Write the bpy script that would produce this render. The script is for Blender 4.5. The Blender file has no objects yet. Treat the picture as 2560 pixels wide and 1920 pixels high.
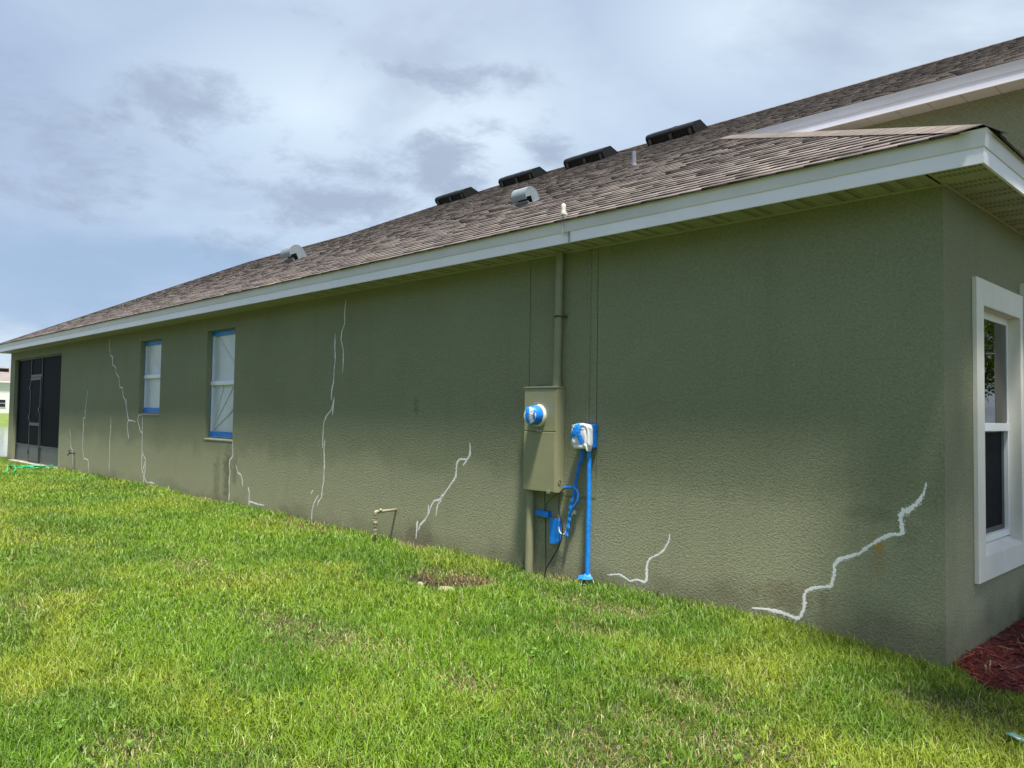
import bpy, bmesh, math, random
import numpy as np
from mathutils import Vector, Matrix
sc = bpy.context.scene
COL = sc.collection
random.seed(7)
rng = np.random.default_rng(11)

# ------------------------------------------------------------------ camera
CAM = Vector((1.5574, -5.1195, 1.4282))
YAW, PITCH, ROLL = 0.7925, 0.0411, 0.0149
fw = Vector((-math.sin(YAW)*math.cos(PITCH), math.cos(YAW)*math.cos(PITCH), math.sin(PITCH)))
rt = Vector((math.cos(YAW), math.sin(YAW), 0)); up = rt.cross(fw)
cr, sr = math.cos(ROLL), math.sin(ROLL)
rt2 = rt*cr + up*sr; up2 = up*cr - rt*sr
cam = bpy.data.cameras.new('camera')
cam.sensor_width = 36.0; cam.lens = 1993.57/2560*36.0
cam.clip_start = 0.05; cam.clip_end = 3000
co = bpy.data.objects.new('camera', cam); COL.objects.link(co)
M = Matrix((rt2, up2, -fw)).transposed().to_4x4(); M.translation = CAM
co.matrix_world = M
sc.camera = co

# ------------------------------------------------------------------ sky, sun, exposure
TO_SUN = Vector((0.29, -0.163, 1.0)).normalized()
SUN_EL = math.asin(TO_SUN.z); SUN_ROT = math.atan2(TO_SUN.x, TO_SUN.y)
world = bpy.data.worlds.new('World'); sc.world = world
world.use_nodes = True
wn, wl = world.node_tree.nodes, world.node_tree.links
wn.clear()
def WN(t, **k):
    n = wn.new(t)
    for a, b in k.items(): setattr(n, a, b)
    return n
out = WN('ShaderNodeOutputWorld'); bg = WN('ShaderNodeBackground')
bg.inputs['Strength'].default_value = 0.1
sky = WN('ShaderNodeTexSky', sky_type='NISHITA', sun_disc=False)
sky.sun_elevation = SUN_EL; sky.sun_rotation = SUN_ROT
sky.air_density = 1.0; sky.dust_density = 1.2; sky.ozone_density = 1.5
tc = WN('ShaderNodeTexCoord')
sep = WN('ShaderNodeSeparateXYZ'); wl.new(tc.outputs['Generated'], sep.inputs[0])
# project the view direction on a cloud layer overhead
addz = WN('ShaderNodeMath', operation='ADD'); addz.inputs[1].default_value = 0.22
mx = WN('ShaderNodeMath', operation='MAXIMUM'); mx.inputs[1].default_value = 0.0
wl.new(sep.outputs['Z'], mx.inputs[0]); wl.new(mx.outputs[0], addz.inputs[0])
dx = WN('ShaderNodeMath', operation='DIVIDE'); dy = WN('ShaderNodeMath', operation='DIVIDE')
wl.new(sep.outputs['X'], dx.inputs[0]); wl.new(addz.outputs[0], dx.inputs[1])
wl.new(sep.outputs['Y'], dy.inputs[0]); wl.new(addz.outputs[0], dy.inputs[1])
cmb = WN('ShaderNodeCombineXYZ'); wl.new(dx.outputs[0], cmb.inputs[0]); wl.new(dy.outputs[0], cmb.inputs[1])
def wnoise(scale, detail, rough, off, dist=0.0):
    mp = WN('ShaderNodeMapping'); mp.inputs['Location'].default_value = off
    wl.new(cmb.outputs[0], mp.inputs['Vector'])
    n = WN('ShaderNodeTexNoise'); n.inputs['Scale'].default_value = scale
    n.inputs['Detail'].default_value = detail; n.inputs['Roughness'].default_value = rough
    n.inputs['Distortion'].default_value = dist
    wl.new(mp.outputs[0], n.inputs['Vector'])
    return n.outputs['Fac']
def wramp(src, stops, interp='EASE'):
    r = WN('ShaderNodeValToRGB'); r.color_ramp.interpolation = interp
    el = r.color_ramp.elements
    while len(el) < len(stops): el.new(0.5)
    for e, (p, c) in zip(el, stops): e.position = p; e.color = c if len(c) == 4 else (*c, 1)
    wl.new(src, r.inputs['Fac']); return r.outputs['Color']
def wmix(fac, a, b):
    m = WN('ShaderNodeMix', data_type='RGBA')
    if isinstance(fac, float): m.inputs['Factor'].default_value = fac
    else: wl.new(fac, m.inputs['Factor'])
    for s, v in (('A', a), ('B', b)):
        sock = [i for i in m.inputs if i.name == s and i.type == 'RGBA'][0]
        if isinstance(v, tuple): sock.default_value = (*v, 1)
        else: wl.new(v, sock)
    return [o for o in m.outputs if o.type == 'RGBA'][0]
CLOUD_W, CLOUD_G, CLOUD_D = (4.25, 5.0, 5.6), (2.5, 3.05, 4.0), (1.95, 2.4, 3.2)
def wmath(op, a, b=None, clamp=False):
    n = WN('ShaderNodeMath', operation=op); n.use_clamp = clamp
    for i, v in enumerate((a, b)):
        if v is None: continue
        if isinstance(v, (int, float)): n.inputs[i].default_value = v
        else: wl.new(v, n.inputs[i])
    return n.outputs[0]
def bank(items):
    """soft masks round given directions of the sky: (direction, half width, half height, amount)"""
    acc = None
    for (dv, sx, sy, amt) in items:
        d0 = Vector(dv).normalized(); r0 = d0.cross(Vector((0, 0, 1))).normalized(); u0 = r0.cross(d0)
        comps = []
        for ax, s in ((r0, sx), (u0, sy)):
            n = WN('ShaderNodeVectorMath', operation='DOT_PRODUCT'); wl.new(tc.outputs['Generated'], n.inputs[0]); n.inputs[1].default_value = ax/s
            comps.append(wmath('MULTIPLY', n.outputs['Value'], n.outputs['Value']))
        n = WN('ShaderNodeVectorMath', operation='DOT_PRODUCT'); wl.new(tc.outputs['Generated'], n.inputs[0]); n.inputs[1].default_value = d0
        front = wmath('GREATER_THAN', n.outputs['Value'], 0.0)
        r2 = wmath('ADD', comps[0], comps[1])
        m = wmath('MULTIPLY', wmath('MULTIPLY', wmath('SUBTRACT', 1.0, wmath('SQRT', r2), True), amt), front)
        acc = m if acc is None else wmath('MAXIMUM', acc, m)
    return acc
veil = wramp(wnoise(0.8, 6, 0.55, (3.1, 1.7, 0), 0.3), [(0.36, (0, 0, 0)), (0.64, (1, 1, 1))])
bright = bank([((-.8163, .4616, .3473), .26, .14, .95), ((-.7056, .6222, .3391), .24, .13, 1.0), ((-.4429, .7824, .4378), .20, .14, .8), ((-.244, .8829, .4011), .22, .14, .8)])
CLUMPS = [((-.7196, .571, .3952), .17, .040, .62), ((-.6635, .6334, .3981), .12, .026, .58), ((-.8701, .3544, .3425), .22, .05, .50), ((-.9323, .2343, .2754), .22, .09, .62),
          ((-.7545, .5894, .2887), .18, .085, .66), ((-.6505, .6933, .3101), .07, .06, .68), ((-.8868, .4231, .186), .12, .045, .55), ((-.8188, .5138, .2559), .32, .08, .6)]
layer = wmix(wmath('MAXIMUM', wmath('MULTIPLY', veil, .55), bright), CLOUD_G, CLOUD_W)
cover = wramp(wnoise(0.42, 4, 0.5, (8.2, 4.4, 0)), [(0.30, (.62, .62, .62)), (0.60, (1, 1, 1))])
# cloud lies over and beyond the house; the sky behind the photographer is clear
side = WN('ShaderNodeMapRange'); side.interpolation_type = 'SMOOTHSTEP'
side.inputs['From Min'].default_value = -0.25; side.inputs['From Max'].default_value = 0.20
wl.new(sep.outputs['Y'], side.inputs['Value'])
base = wmix(wmath('MULTIPLY', cover, side.outputs[0]), sky.outputs[0], layer)
dark = wramp(wnoise(1.5, 9, 0.58, (5.3, 9.6, 0), 0.25), [(0.50, (0, 0, 0)), (0.72, (.55, .55, .55))])
clumps = bank(CLUMPS)
rag = wnoise(4.2, 12, 0.66, (1.3, 2.6, 0), 0.2)
dk2 = wramp(wmath('ADD', clumps, wmath('MULTIPLY', wmath('SUBTRACT', rag, 0.5), 2.0)), [(0.14, (0, 0, 0)), (0.72, (.85, .85, .85))])
base2 = wmix(wmath('MULTIPLY', wmath('MAXIMUM', dark, dk2), side.outputs[0]), base, CLOUD_D)
blue = bank([((-.9571, .2532, .1409), .30, .10, 1.0), ((-.90, .40, .17), .35, .05, .9)])
band = wramp(wmath('ADD', blue, wmath('MULTIPLY', wmath('SUBTRACT', wnoise(2.2, 8, 0.6, (7.1, 3.3, 0), 0.4), 0.5), 1.2)), [(0.15, (0, 0, 0)), (0.75, (.75, .75, .75))])
base3 = wmix(band, base2, (1.8, 2.6, 3.8))
wl.new(base3, bg.inputs['Color'])
wl.new(bg.outputs[0], out.inputs['Surface'])

sun = bpy.data.lights.new('sun', 'SUN'); sun.energy = 5.0; sun.angle = math.radians(6.0); sun.color = (1.0, 0.95, 0.86)
so = bpy.data.objects.new('sun', sun); COL.objects.link(so)
so.rotation_euler = TO_SUN.to_track_quat('Z', 'Y').to_euler(); so.location = (2, -3, 12)
sc.view_settings.view_transform = 'Standard'; sc.view_settings.look = 'None'
sc.view_settings.exposure = 0.95; sc.view_settings.gamma = 1.0
sc.view_settings.use_curve_mapping = False
sc.cycles.max_bounces = 8; sc.cycles.diffuse_bounces = 4; sc.cycles.transparent_max_bounces = 8
sc.cycles.use_denoising = True

# ------------------------------------------------------------------ materials
def new_mat(name):
    m = bpy.data.materials.new(name); m.use_nodes = True
    nt = m.node_tree
    b = nt.nodes['Principled BSDF']
    return m, nt, b
def N(nt, t, **k):
    n = nt.nodes.new(t)
    for a, v in k.items(): setattr(n, a, v)
    return n
def obj_coord(nt):
    return N(nt, 'ShaderNodeTexCoord').outputs['Object']
def noise(nt, vec, scale, detail=4, rough=0.55, dist=0.0, vscale=None):
    if vscale:
        mp = N(nt, 'ShaderNodeMapping'); mp.inputs['Scale'].default_value = vscale
        nt.links.new(vec, mp.inputs['Vector']); vec = mp.outputs[0]
    n = N(nt, 'ShaderNodeTexNoise'); n.inputs['Scale'].default_value = scale
    n.inputs['Detail'].default_value = detail; n.inputs['Roughness'].default_value = rough; n.inputs['Distortion'].default_value = dist
    nt.links.new(vec, n.inputs['Vector']); return n.outputs['Fac']
def ramp(nt, src, stops, interp='LINEAR'):
    r = N(nt, 'ShaderNodeValToRGB'); r.color_ramp.interpolation = interp
    el = r.color_ramp.elements
    while len(el) < len(stops): el.new(0.5)
    for e, (p, c) in zip(el, stops):
        e.position = p; e.color = (c, c, c, 1) if isinstance(c, (int, float)) else (*c, 1)
    nt.links.new(src, r.inputs['Fac']); return r.outputs['Color']
def mixc(nt, fac, a, b, blend='MIX'):
    m = N(nt, 'ShaderNodeMix', data_type='RGBA', blend_type=blend)
    if isinstance(fac, (int, float)): m.inputs['Factor'].default_value = fac
    else: nt.links.new(fac, m.inputs['Factor'])
    for s, v in (('A', a), ('B', b)):
        sock = [i for i in m.inputs if i.name == s and i.type == 'RGBA'][0]
        if isinstance(v, tuple): sock.default_value = (*v, 1)
        else: nt.links.new(v, sock)
    return [o for o in m.outputs if o.type == 'RGBA'][0]
def bump(nt, b, h, strength, dist, prev=None):
    n = N(nt, 'ShaderNodeBump'); n.inputs['Strength'].default_value = strength; n.inputs['Distance'].default_value = dist
    nt.links.new(h, n.inputs['Height'])
    if prev is not None: nt.links.new(prev, n.inputs['Normal'])
    if b is not None: nt.links.new(n.outputs[0], b.inputs['Normal'])
    return n.outputs[0]
def math2(nt, op, a, b):
    n = N(nt, 'ShaderNodeMath', operation=op)
    for i, v in enumerate((a, b)):
        if isinstance(v, (int, float)): n.inputs[i].default_value = v
        else: nt.links.new(v, n.inputs[i])
    return n.outputs[0]
def paint(name, col, rough=0.5, var=0.12, scale=9.0, bmp=0.0, bscale=60.0, metal=0.0, spec=0.5):
    """painted or moulded surface with slight mottling and grime"""
    m, nt, b = new_mat(name)
    v = obj_coord(nt)
    f = noise(nt, v, scale, 5, 0.6)
    lo = tuple(c*(1-var) for c in col); hi = tuple(min(1, c*(1+var)) for c in col)
    nt.links.new(ramp(nt, f, [(0.3, lo), (0.7, hi)]), b.inputs['Base Color'])
    b.inputs['Roughness'].default_value = rough; b.inputs['Metallic'].default_value = metal
    b.inputs['Specular IOR Level'].default_value = spec
    if bmp: bump(nt, b, noise(nt, v, bscale, 4, 0.6), bmp, 0.004)
    return m

WALL_COL = (0.266, 0.282, 0.176)
def stucco(name, dirt=True, gain=1.0):
    m, nt, b = new_mat(name)
    v = obj_coord(nt)
    c = WALL_COL
    big = noise(nt, v, 0.8, 4, 0.55)
    col = ramp(nt, big, [(0.3, tuple(x*0.88 for x in c)), (0.7, tuple(x*1.1 for x in c))])
    fine = noise(nt, v, 48, 6, 0.7)
    col = mixc(nt, 0.45, col, ramp(nt, fine, [(0.3, tuple(x*0.62 for x in c)), (0.68, tuple(x*1.25 for x in c))]))
    if dirt:
        geo = N(nt, 'ShaderNodeNewGeometry'); sp = N(nt, 'ShaderNodeSeparateXYZ'); nt.links.new(geo.outputs['Position'], sp.inputs[0])
        x, z = sp.outputs['X'], sp.outputs['Z']
        # rain splash of soil low on the wall, with a ragged upper edge
        n1 = noise(nt, geo.outputs['Position'], 3.2, 6, 0.62)
        zz = math2(nt, 'ADD', z, math2(nt, 'MULTIPLY', math2(nt, 'SUBTRACT', n1, 0.5), 0.95))
        splash = ramp(nt, zz, [(0.04, 0.60), (0.16, 0.38), (0.30, 0.10), (0.46, 0.0)])
        col = mixc(nt, splash, col, (0.165, 0.140, 0.092))
        # weathered pale band, also painting in sunlight below the eave shadow, scalloped on top
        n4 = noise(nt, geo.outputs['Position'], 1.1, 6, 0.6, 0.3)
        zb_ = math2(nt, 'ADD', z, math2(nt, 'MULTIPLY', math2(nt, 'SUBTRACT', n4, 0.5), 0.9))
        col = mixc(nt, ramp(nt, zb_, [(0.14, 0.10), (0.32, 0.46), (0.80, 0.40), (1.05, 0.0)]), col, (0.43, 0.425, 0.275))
        # sun-bleached blotches
        n2 = noise(nt, geo.outputs['Position'], 1.7, 5, 0.6, 0.6)
        col = mixc(nt, math2(nt, 'MULTIPLY', ramp(nt, n2, [(0.52, 0.0), (0.70, 1.0)]), 0.30), col, (0.31, 0.31, 0.195))
        # vertical runs under openings and joints
        n3 = noise(nt, geo.outputs['Position'], 5.0, 4, 0.6, 0.0, (1.0, 1.0, 0.12))
        run = math2(nt, 'MULTIPLY', ramp(nt, n3, [(0.56, 0.0), (0.72, 1.0)]), 0.10)
        col = mixc(nt, run, col, (0.105, 0.115, 0.075))
        n5 = noise(nt, geo.outputs['Position'], 16, 6, 0.7)
        def spot(cx, cz, rx, rz, amt, c2):
            nonlocal col
            a1 = math2(nt, 'MULTIPLY', math2(nt, 'SUBTRACT', x, cx), 1.0/rx); a1 = math2(nt, 'MULTIPLY', a1, a1)
            a2 = math2(nt, 'MULTIPLY', math2(nt, 'SUBTRACT', z, cz), 1.0/rz); a2 = math2(nt, 'MULTIPLY', a2, a2)
            r = math2(nt, 'ADD', math2(nt, 'ADD', a1, a2), math2(nt, 'ADD', math2(nt, 'MULTIPLY', math2(nt, 'SUBTRACT', n1, 0.5), 1.6), math2(nt, 'MULTIPLY', math2(nt, 'SUBTRACT', n5, 0.5), 3.2)))
            k = math2(nt, 'MULTIPLY', ramp(nt, r, [(0.0, 1.0), (1.3, 0.0)], 'EASE'), amt)
            col = mixc(nt, k, col, c2)
        spot(-9.38, 0.55, 0.16, 0.50, 0.60, (0.090, 0.096, 0.062))
        spot(-9.72, 0.45, 0.14, 0.42, 0.40, (0.100, 0.105, 0.066))
        spot(-9.15, 0.62, 0.10, 0.30, 0.40, (0.095, 0.10, 0.065))
        spot(-16.30, 0.30, 0.06, 0.26, 0.6, (0.085, 0.085, 0.06))
        spot(-4.95, 0.22, 0.26, 0.20, 0.35, (0.120, 0.100, 0.062))
        spot(-5.05, 1.52, 0.05, 0.11, 0.45, (0.11, 0.115, 0.075))
        spot(-0.385, 0.66, 0.05, 0.065, 1.0, (0.42, 0.30, 0.10))
        spot(-0.385, 0.56, 0.06, 0.12, 0.35, (0.34, 0.25, 0.10))
        spot(-0.45, 0.86, 0.20, 0.07, 0.22, (0.10, 0.10, 0.062))
        spot(-0.22, 0.75, 0.10, 0.12, 0.22, (0.10, 0.105, 0.062))
        spot(-0.95, 0.26, 0.35, 0.12, 0.38, (0.145, 0.105, 0.065))
    # sprayed texture: ragged lumps of sand finish with grit and pinholes between
    h1 = noise(nt, v, 52, 9, 0.76, 0.1)
    vo = N(nt, 'ShaderNodeTexVoronoi'); vo.inputs['Scale'].default_value = 85; vo.inputs['Randomness'].default_value = 1.0
    wv = N(nt, 'ShaderNodeVectorMath', operation='ADD'); nt.links.new(v, wv.inputs[0])
    nz_ = N(nt, 'ShaderNodeTexNoise'); nz_.inputs['Scale'].default_value = 60; nz_.inputs['Detail'].default_value = 5
    nt.links.new(v, nz_.inputs['Vector'])
    sc_ = N(nt, 'ShaderNodeVectorMath', operation='SCALE'); sc_.inputs['Scale'].default_value = 0.03; nt.links.new(nz_.outputs['Color'], sc_.inputs[0])
    nt.links.new(sc_.outputs[0], wv.inputs[1]); nt.links.new(wv.outputs[0], vo.inputs['Vector'])
    lump = ramp(nt, vo.outputs['Distance'], [(0.05, 1.0), (0.75, 0.0)])
    h = math2(nt, 'ADD', ramp(nt, h1, [(0.25, 0.0), (0.75, 1.0)]), math2(nt, 'MULTIPLY', lump, 0.45))
    col = mixc(nt, 1.0, col, ramp(nt, h, [(0.25, 0.80), (0.7, 1.0), (1.1, 1.10)]), 'MULTIPLY')  # hollows painted darker: caught dirt plus occlusion shade put into the colour
    nt.links.new(col, b.inputs['Base Color'])
    b.inputs['Roughness'].default_value = 0.88; b.inputs['Specular IOR Level'].default_value = 0.2
    bump(nt, b, h, 0.85, 0.0075)
    return m
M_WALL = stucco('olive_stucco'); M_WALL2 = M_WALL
M_WHITE = paint('white_metal_trim', (0.86, 0.835, 0.875), 0.35, 0.05, 1.5)
M_DRIP = paint('drip_edge_metal', (0.70, 0.67, 0.68), 0.4, 0.07, 1.8)
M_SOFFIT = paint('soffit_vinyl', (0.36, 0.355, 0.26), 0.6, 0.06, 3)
M_TRIM = paint('cream_trim', (0.72, 0.70, 0.62), 0.7, 0.05, 4, 0.12, 70)
M_VINYL = paint('white_vinyl', (0.80, 0.82, 0.83), 0.3, 0.03, 5)
M_TAPE = paint('blue_masking_tape', (0.006, 0.23, 0.78), 0.5, 0.30, 30, 0.8, 28)
M_TAPED = paint('blue_masking_tape_creased', (0.004, 0.17, 0.66), 0.5, 0.34, 34, 0.9, 30)
M_BOX = paint('painted_box_metal', (0.265, 0.265, 0.155), 0.42, 0.07, 5, 0.04, 90)
M_PIPE = paint('painted_pipe', (0.235, 0.235, 0.140), 0.5, 0.1, 9, 0.05, 90)
M_GASP = paint('painted_gas_pipe', (0.25, 0.24, 0.15), 0.55, 0.18, 25, 0.12, 80)
M_DARKM = paint('dark_metal', (0.05, 0.05, 0.045), 0.45, 0.3, 20)
M_STEEL = paint('zinc_steel', (0.42, 0.42, 0.40), 0.4, 0.2, 30, 0, 60, 0.6)
M_GALV = paint('galvanised_hood', (0.22, 0.26, 0.28), 0.55, 0.12, 9, 0, 60, 0.2)
M_PVC = paint('grey_pvc', (0.16, 0.17, 0.21), 0.6, 0.15, 12)
M_RIDGEV = paint('black_roof_vent', (0.010, 0.011, 0.011), 0.6, 0.25, 14, 0, 60, 0, 0.15)
M_RIDGEL = paint('black_vent_louvre', (0.006, 0.006, 0.008), 0.6, 0.2, 14)
M_CREAM = paint('cream_plastic', (0.68, 0.66, 0.55), 0.45, 0.08, 20)
M_BLACK = paint('black_cable', (0.012, 0.012, 0.012), 0.5, 0.3, 30)
M_GREENW = paint('green_wire', (0.02, 0.12, 0.03), 0.5, 0.3, 30)
M_GREYW = paint('white_wire', (0.55, 0.55, 0.52), 0.5, 0.2, 30)
M_HOSE = paint('green_garden_hose', (0.012, 0.40, 0.17), 0.35, 0.2, 18)
M_ALU = paint('bronze_screen_frame', (0.042, 0.045, 0.048), 0.5, 0.12, 9)
M_KICK = paint('grey_kick_plate', (0.085, 0.092, 0.104), 0.45, 0.12, 2.5)
M_MESH = paint('insect_screen', (0.006, 0.008, 0.012), 0.7, 0.25, 6, 0.0, 60, 0, 0.08)
M_CAULK = paint('white_patch_compound', (0.88, 0.88, 0.86), 0.95, 0.10, 90, 0.25, 120)
M_STONE = paint('tan_limestone', (0.30, 0.255, 0.17), 0.9, 0.2, 20, 0.6, 40)
M_SLAB = paint('porch_slab_concrete', (0.42, 0.38, 0.32), 0.9, 0.15, 8, 0.3, 40)
M_DARKROOM = paint('interior_dark', (0.05, 0.05, 0.055), 0.9, 0.2, 3)

def plastic_sheet_mat(name, col, trans=0.0):
    m, nt, b = new_mat(name)
    v = obj_coord(nt)
    f = noise(nt, v, 3.0, 5, 0.6, 0.8)
    nt.links.new(ramp(nt, f, [(0.3, tuple(c*0.86 for c in col)), (0.7, col)]), b.inputs['Base Color'])
    b.inputs['Roughness'].default_value = 0.28; b.inputs['Specular IOR Level'].default_value = 0.6
    bump(nt, b, noise(nt, v, 7, 3, 0.5, 1.0), 0.25, 0.01)
    return m
M_SHEET = plastic_sheet_mat('clear_masking_film', (0.60, 0.66, 0.72))
M_BAG = plastic_sheet_mat('white_plastic_film', (0.78, 0.79, 0.80))

def glass_mat():
    m, nt, b = new_mat('window_glass')
    b.inputs['Base Color'].default_value = (0.9, 0.95, 0.95, 1); b.inputs['Roughness'].default_value = 0.02
    b.inputs['IOR'].default_value = 1.5
    tr = N(nt, 'ShaderNodeBsdfTransparent'); tr.inputs['Color'].default_value = (0.40, 0.44, 0.45, 1)
    gl = N(nt, 'ShaderNodeBsdfGlossy'); gl.inputs['Roughness'].default_value = 0.015
    fr = N(nt, 'ShaderNodeFresnel'); fr.inputs['IOR'].default_value = 2.3
    v = obj_coord(nt)
    bn = N(nt, 'ShaderNodeBump'); bn.inputs['Strength'].default_value = 0.04; bn.inputs['Distance'].default_value = 0.01
    nt.links.new(noise(nt, v, 4, 2, 0.5), bn.inputs['Height']); nt.links.new(bn.outputs[0], gl.inputs['Normal'])
    mx_ = N(nt, 'ShaderNodeMixShader'); nt.links.new(fr.outputs[0], mx_.inputs[0])
    nt.links.new(tr.outputs[0], mx_.inputs[1]); nt.links.new(gl.outputs[0], mx_.inputs[2])
    nt.links.new(mx_.outputs[0], nt.nodes['Material Output'].inputs['Surface'])
    return m
M_GLASS = glass_mat()

def attr_mat(name, rough=0.85, transl=0.0, gloss=0.0, grain=0.0, gscale=200, spec=0.25):
    m, nt, b = new_mat(name)
    a = N(nt, 'ShaderNodeAttribute'); a.attribute_name = 'tint'
    col = a.outputs['Color']
    if grain:
        f = noise(nt, obj_coord(nt), gscale, 4, 0.7)
        col = mixc(nt, 1.0, col, ramp(nt, f, [(0.3, 1-grain), (0.7, 1+grain)]), 'MULTIPLY')
    nt.links.new(col, b.inputs['Base Color'])
    b.inputs['Roughness'].default_value = rough; b.inputs['Specular IOR Level'].default_value = spec
    if transl:
        t = N(nt, 'ShaderNodeBsdfTranslucent'); nt.links.new(col, t.inputs['Color'])
        mx_ = N(nt, 'ShaderNodeMixShader'); mx_.inputs[0].default_value = transl
        nt.links.new(b.outputs[0], mx_.inputs[1]); nt.links.new(t.outputs[0], mx_.inputs[2])
        nt.links.new(mx_.outputs[0], nt.nodes['Material Output'].inputs['Surface'])
    return m
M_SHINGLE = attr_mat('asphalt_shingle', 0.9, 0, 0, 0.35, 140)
M_GRASS = attr_mat('grass_blade', 0.45, 0.30, 0, 0, spec=0.35)
M_LEAF = attr_mat('leaf', 0.45, 0.30, 0, 0, spec=0.4)
M_CHIP = attr_mat('mulch_chip', 0.85, 0, 0, 0.2, 120)

def soil_mat():
    m, nt, b = new_mat('soil_and_thatch')
    v = obj_coord(nt)
    f = noise(nt, v, 1.3, 5, 0.6); f2 = noise(nt, v, 45, 5, 0.7)
    c = ramp(nt, f, [(0.3, (0.060, 0.075, 0.018)), (0.7, (0.085, 0.10, 0.026))])
    c = mixc(nt, ramp(nt, f2, [(0.42, 0.0), (0.66, 0.8)]), c, (0.075, 0.058, 0.030))
    nt.links.new(c, b.inputs['Base Color']); b.inputs['Roughness'].default_value = 0.95
    bump(nt, b, f2, 0.7, 0.02)
    return m
M_SOIL = soil_mat()
def water_mat():
    m, nt, b = new_mat('pond_water')
    b.inputs['Base Color'].default_value = (0.16, 0.19, 0.21, 1); b.inputs['Roughness'].default_value = 0.12
    v = obj_coord(nt); bump(nt, b, noise(nt, v, 1.2, 3, 0.5), 0.03, 0.05)
    return m
M_WATER = water_mat()

# ------------------------------------------------------------------ helpers
ORG = {}
def link_mesh(name, me, mat, parent=None, origin=None):
    o = bpy.data.objects.new(name, me); COL.objects.link(o)
    org = ORG[parent] if parent is not None else Vector(origin or (0, 0, 0))
    if org.length > 0: me.transform(Matrix.Translation(-org))
    if mat is not None:
        for mm in (mat if isinstance(mat, (list, tuple)) else [mat]): me.materials.append(mm)
    if parent is not None: o.parent = parent
    else: o.location = org
    ORG[o] = org
    return o
def obj(name, bm, mat, parent=None, origin=None, smooth=False):
    me = bpy.data.meshes.new(name)
    bmesh.ops.recalc_face_normals(bm, faces=bm.faces)
    bm.to_mesh(me); bm.free()
    if smooth: me.polygons.foreach_set('use_smooth', [True]*len(me.polygons))
    return link_mesh(name, me, mat, parent, origin)
def thing(name, label, cat, loc, group=None):
    o = bpy.data.objects.new(name, None); COL.objects.link(o); o.location = loc
    o.empty_display_size = 0.1
    o['label'] = label; o['category'] = cat
    if group: o['group'] = group
    ORG[o] = Vector(loc); return o
def tag(o, label, cat, group=None):
    o['label'] = label; o['category'] = cat
    if group: o['group'] = group
    return o
def box(bm, x0, x1, y0, y1, z0, z1, bev=0.0):
    vs = [bm.verts.new((x, y, z)) for x in (x0, x1) for y in (y0, y1) for z in (z0, z1)]
    idx = [(0,1,3,2),(4,6,7,5),(0,4,5,1),(2,3,7,6),(0,2,6,4),(1,5,7,3)]
    fs = [bm.faces.new([vs[i] for i in f]) for f in idx]
    if bev:
        es = list({e for f in fs for e in f.edges})
        bmesh.ops.bevel(bm, geom=es, offset=bev, segments=2, affect='EDGES', profile=0.7)
def mkbox(*a, **k):
    bm = bmesh.new(); box(bm, *a, **k); return bm
def tube(bm, pts, r, seg=12, cap=True, flat=1.0):
    pts = [Vector(p) for p in pts]; n = len(pts)
    rs = r if isinstance(r, (list, tuple)) else [r]*n
    rings = []; prev = None
    for i, p in enumerate(pts):
        t = (pts[min(i+1, n-1)] - pts[max(i-1, 0)]).normalized()
        if prev is None:
            a = Vector((0, 1, 0)) if abs(t.y) < 0.9 else Vector((1, 0, 0))
            u = t.cross(a).normalized()
        else:
            u = (prev - t*prev.dot(t)).normalized()
        prev = u; w = t.cross(u)
        rings.append([bm.verts.new(p + (u*math.cos(2*math.pi*k/seg) + w*math.sin(2*math.pi*k/seg)*flat)*rs[i]) for k in range(seg)])
    for i in range(n-1):
        for k in range(seg):
            bm.faces.new((rings[i][k], rings[i][(k+1) % seg], rings[i+1][(k+1) % seg], rings[i+1][k]))
    if cap:
        bm.faces.new(rings[0][::-1]); bm.faces.new(rings[-1])
def smooth_path(pts, n=8):
    pts = [Vector(p) for p in pts]; o = []
    for i in range(len(pts)-1):
        p0, p1, p2, p3 = pts[max(i-1, 0)], pts[i], pts[i+1], pts[min(i+2, len(pts)-1)]
        for k in range(n):
            t = k/n
            o.append(0.5*((2*p1) + (p2-p0)*t + (2*p0-5*p1+4*p2-p3)*t*t + (3*p1-p0-3*p2+p3)*t**3))
    o.append(pts[-1]); return o
def lathe(bm, c, axis, prof, seg=32, jit=0.0):
    """prof: (distance along axis, radius)"""
    ax = Vector(axis).normalized(); a = Vector((0, 0, 1)) if abs(ax.z) < 0.9 else Vector((1, 0, 0))
    u = ax.cross(a).normalized(); w = ax.cross(u); c = Vector(c); rings = []
    for (d, r) in prof:
        rings.append([bm.verts.new(c + ax*(d+random.uniform(-jit, jit)) + (u*math.cos(2*math.pi*k/seg)+w*math.sin(2*math.pi*k/seg))*max(1e-4, r+random.uniform(-jit, jit))) for k in range(seg)])
    for i in range(len(rings)-1):
        for k in range(seg):
            bm.faces.new((rings[i][k], rings[i][(k+1) % seg], rings[i+1][(k+1) % seg], rings[i+1][k]))
    bm.faces.new(rings[0][::-1]); bm.faces.new(rings[-1])
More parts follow.
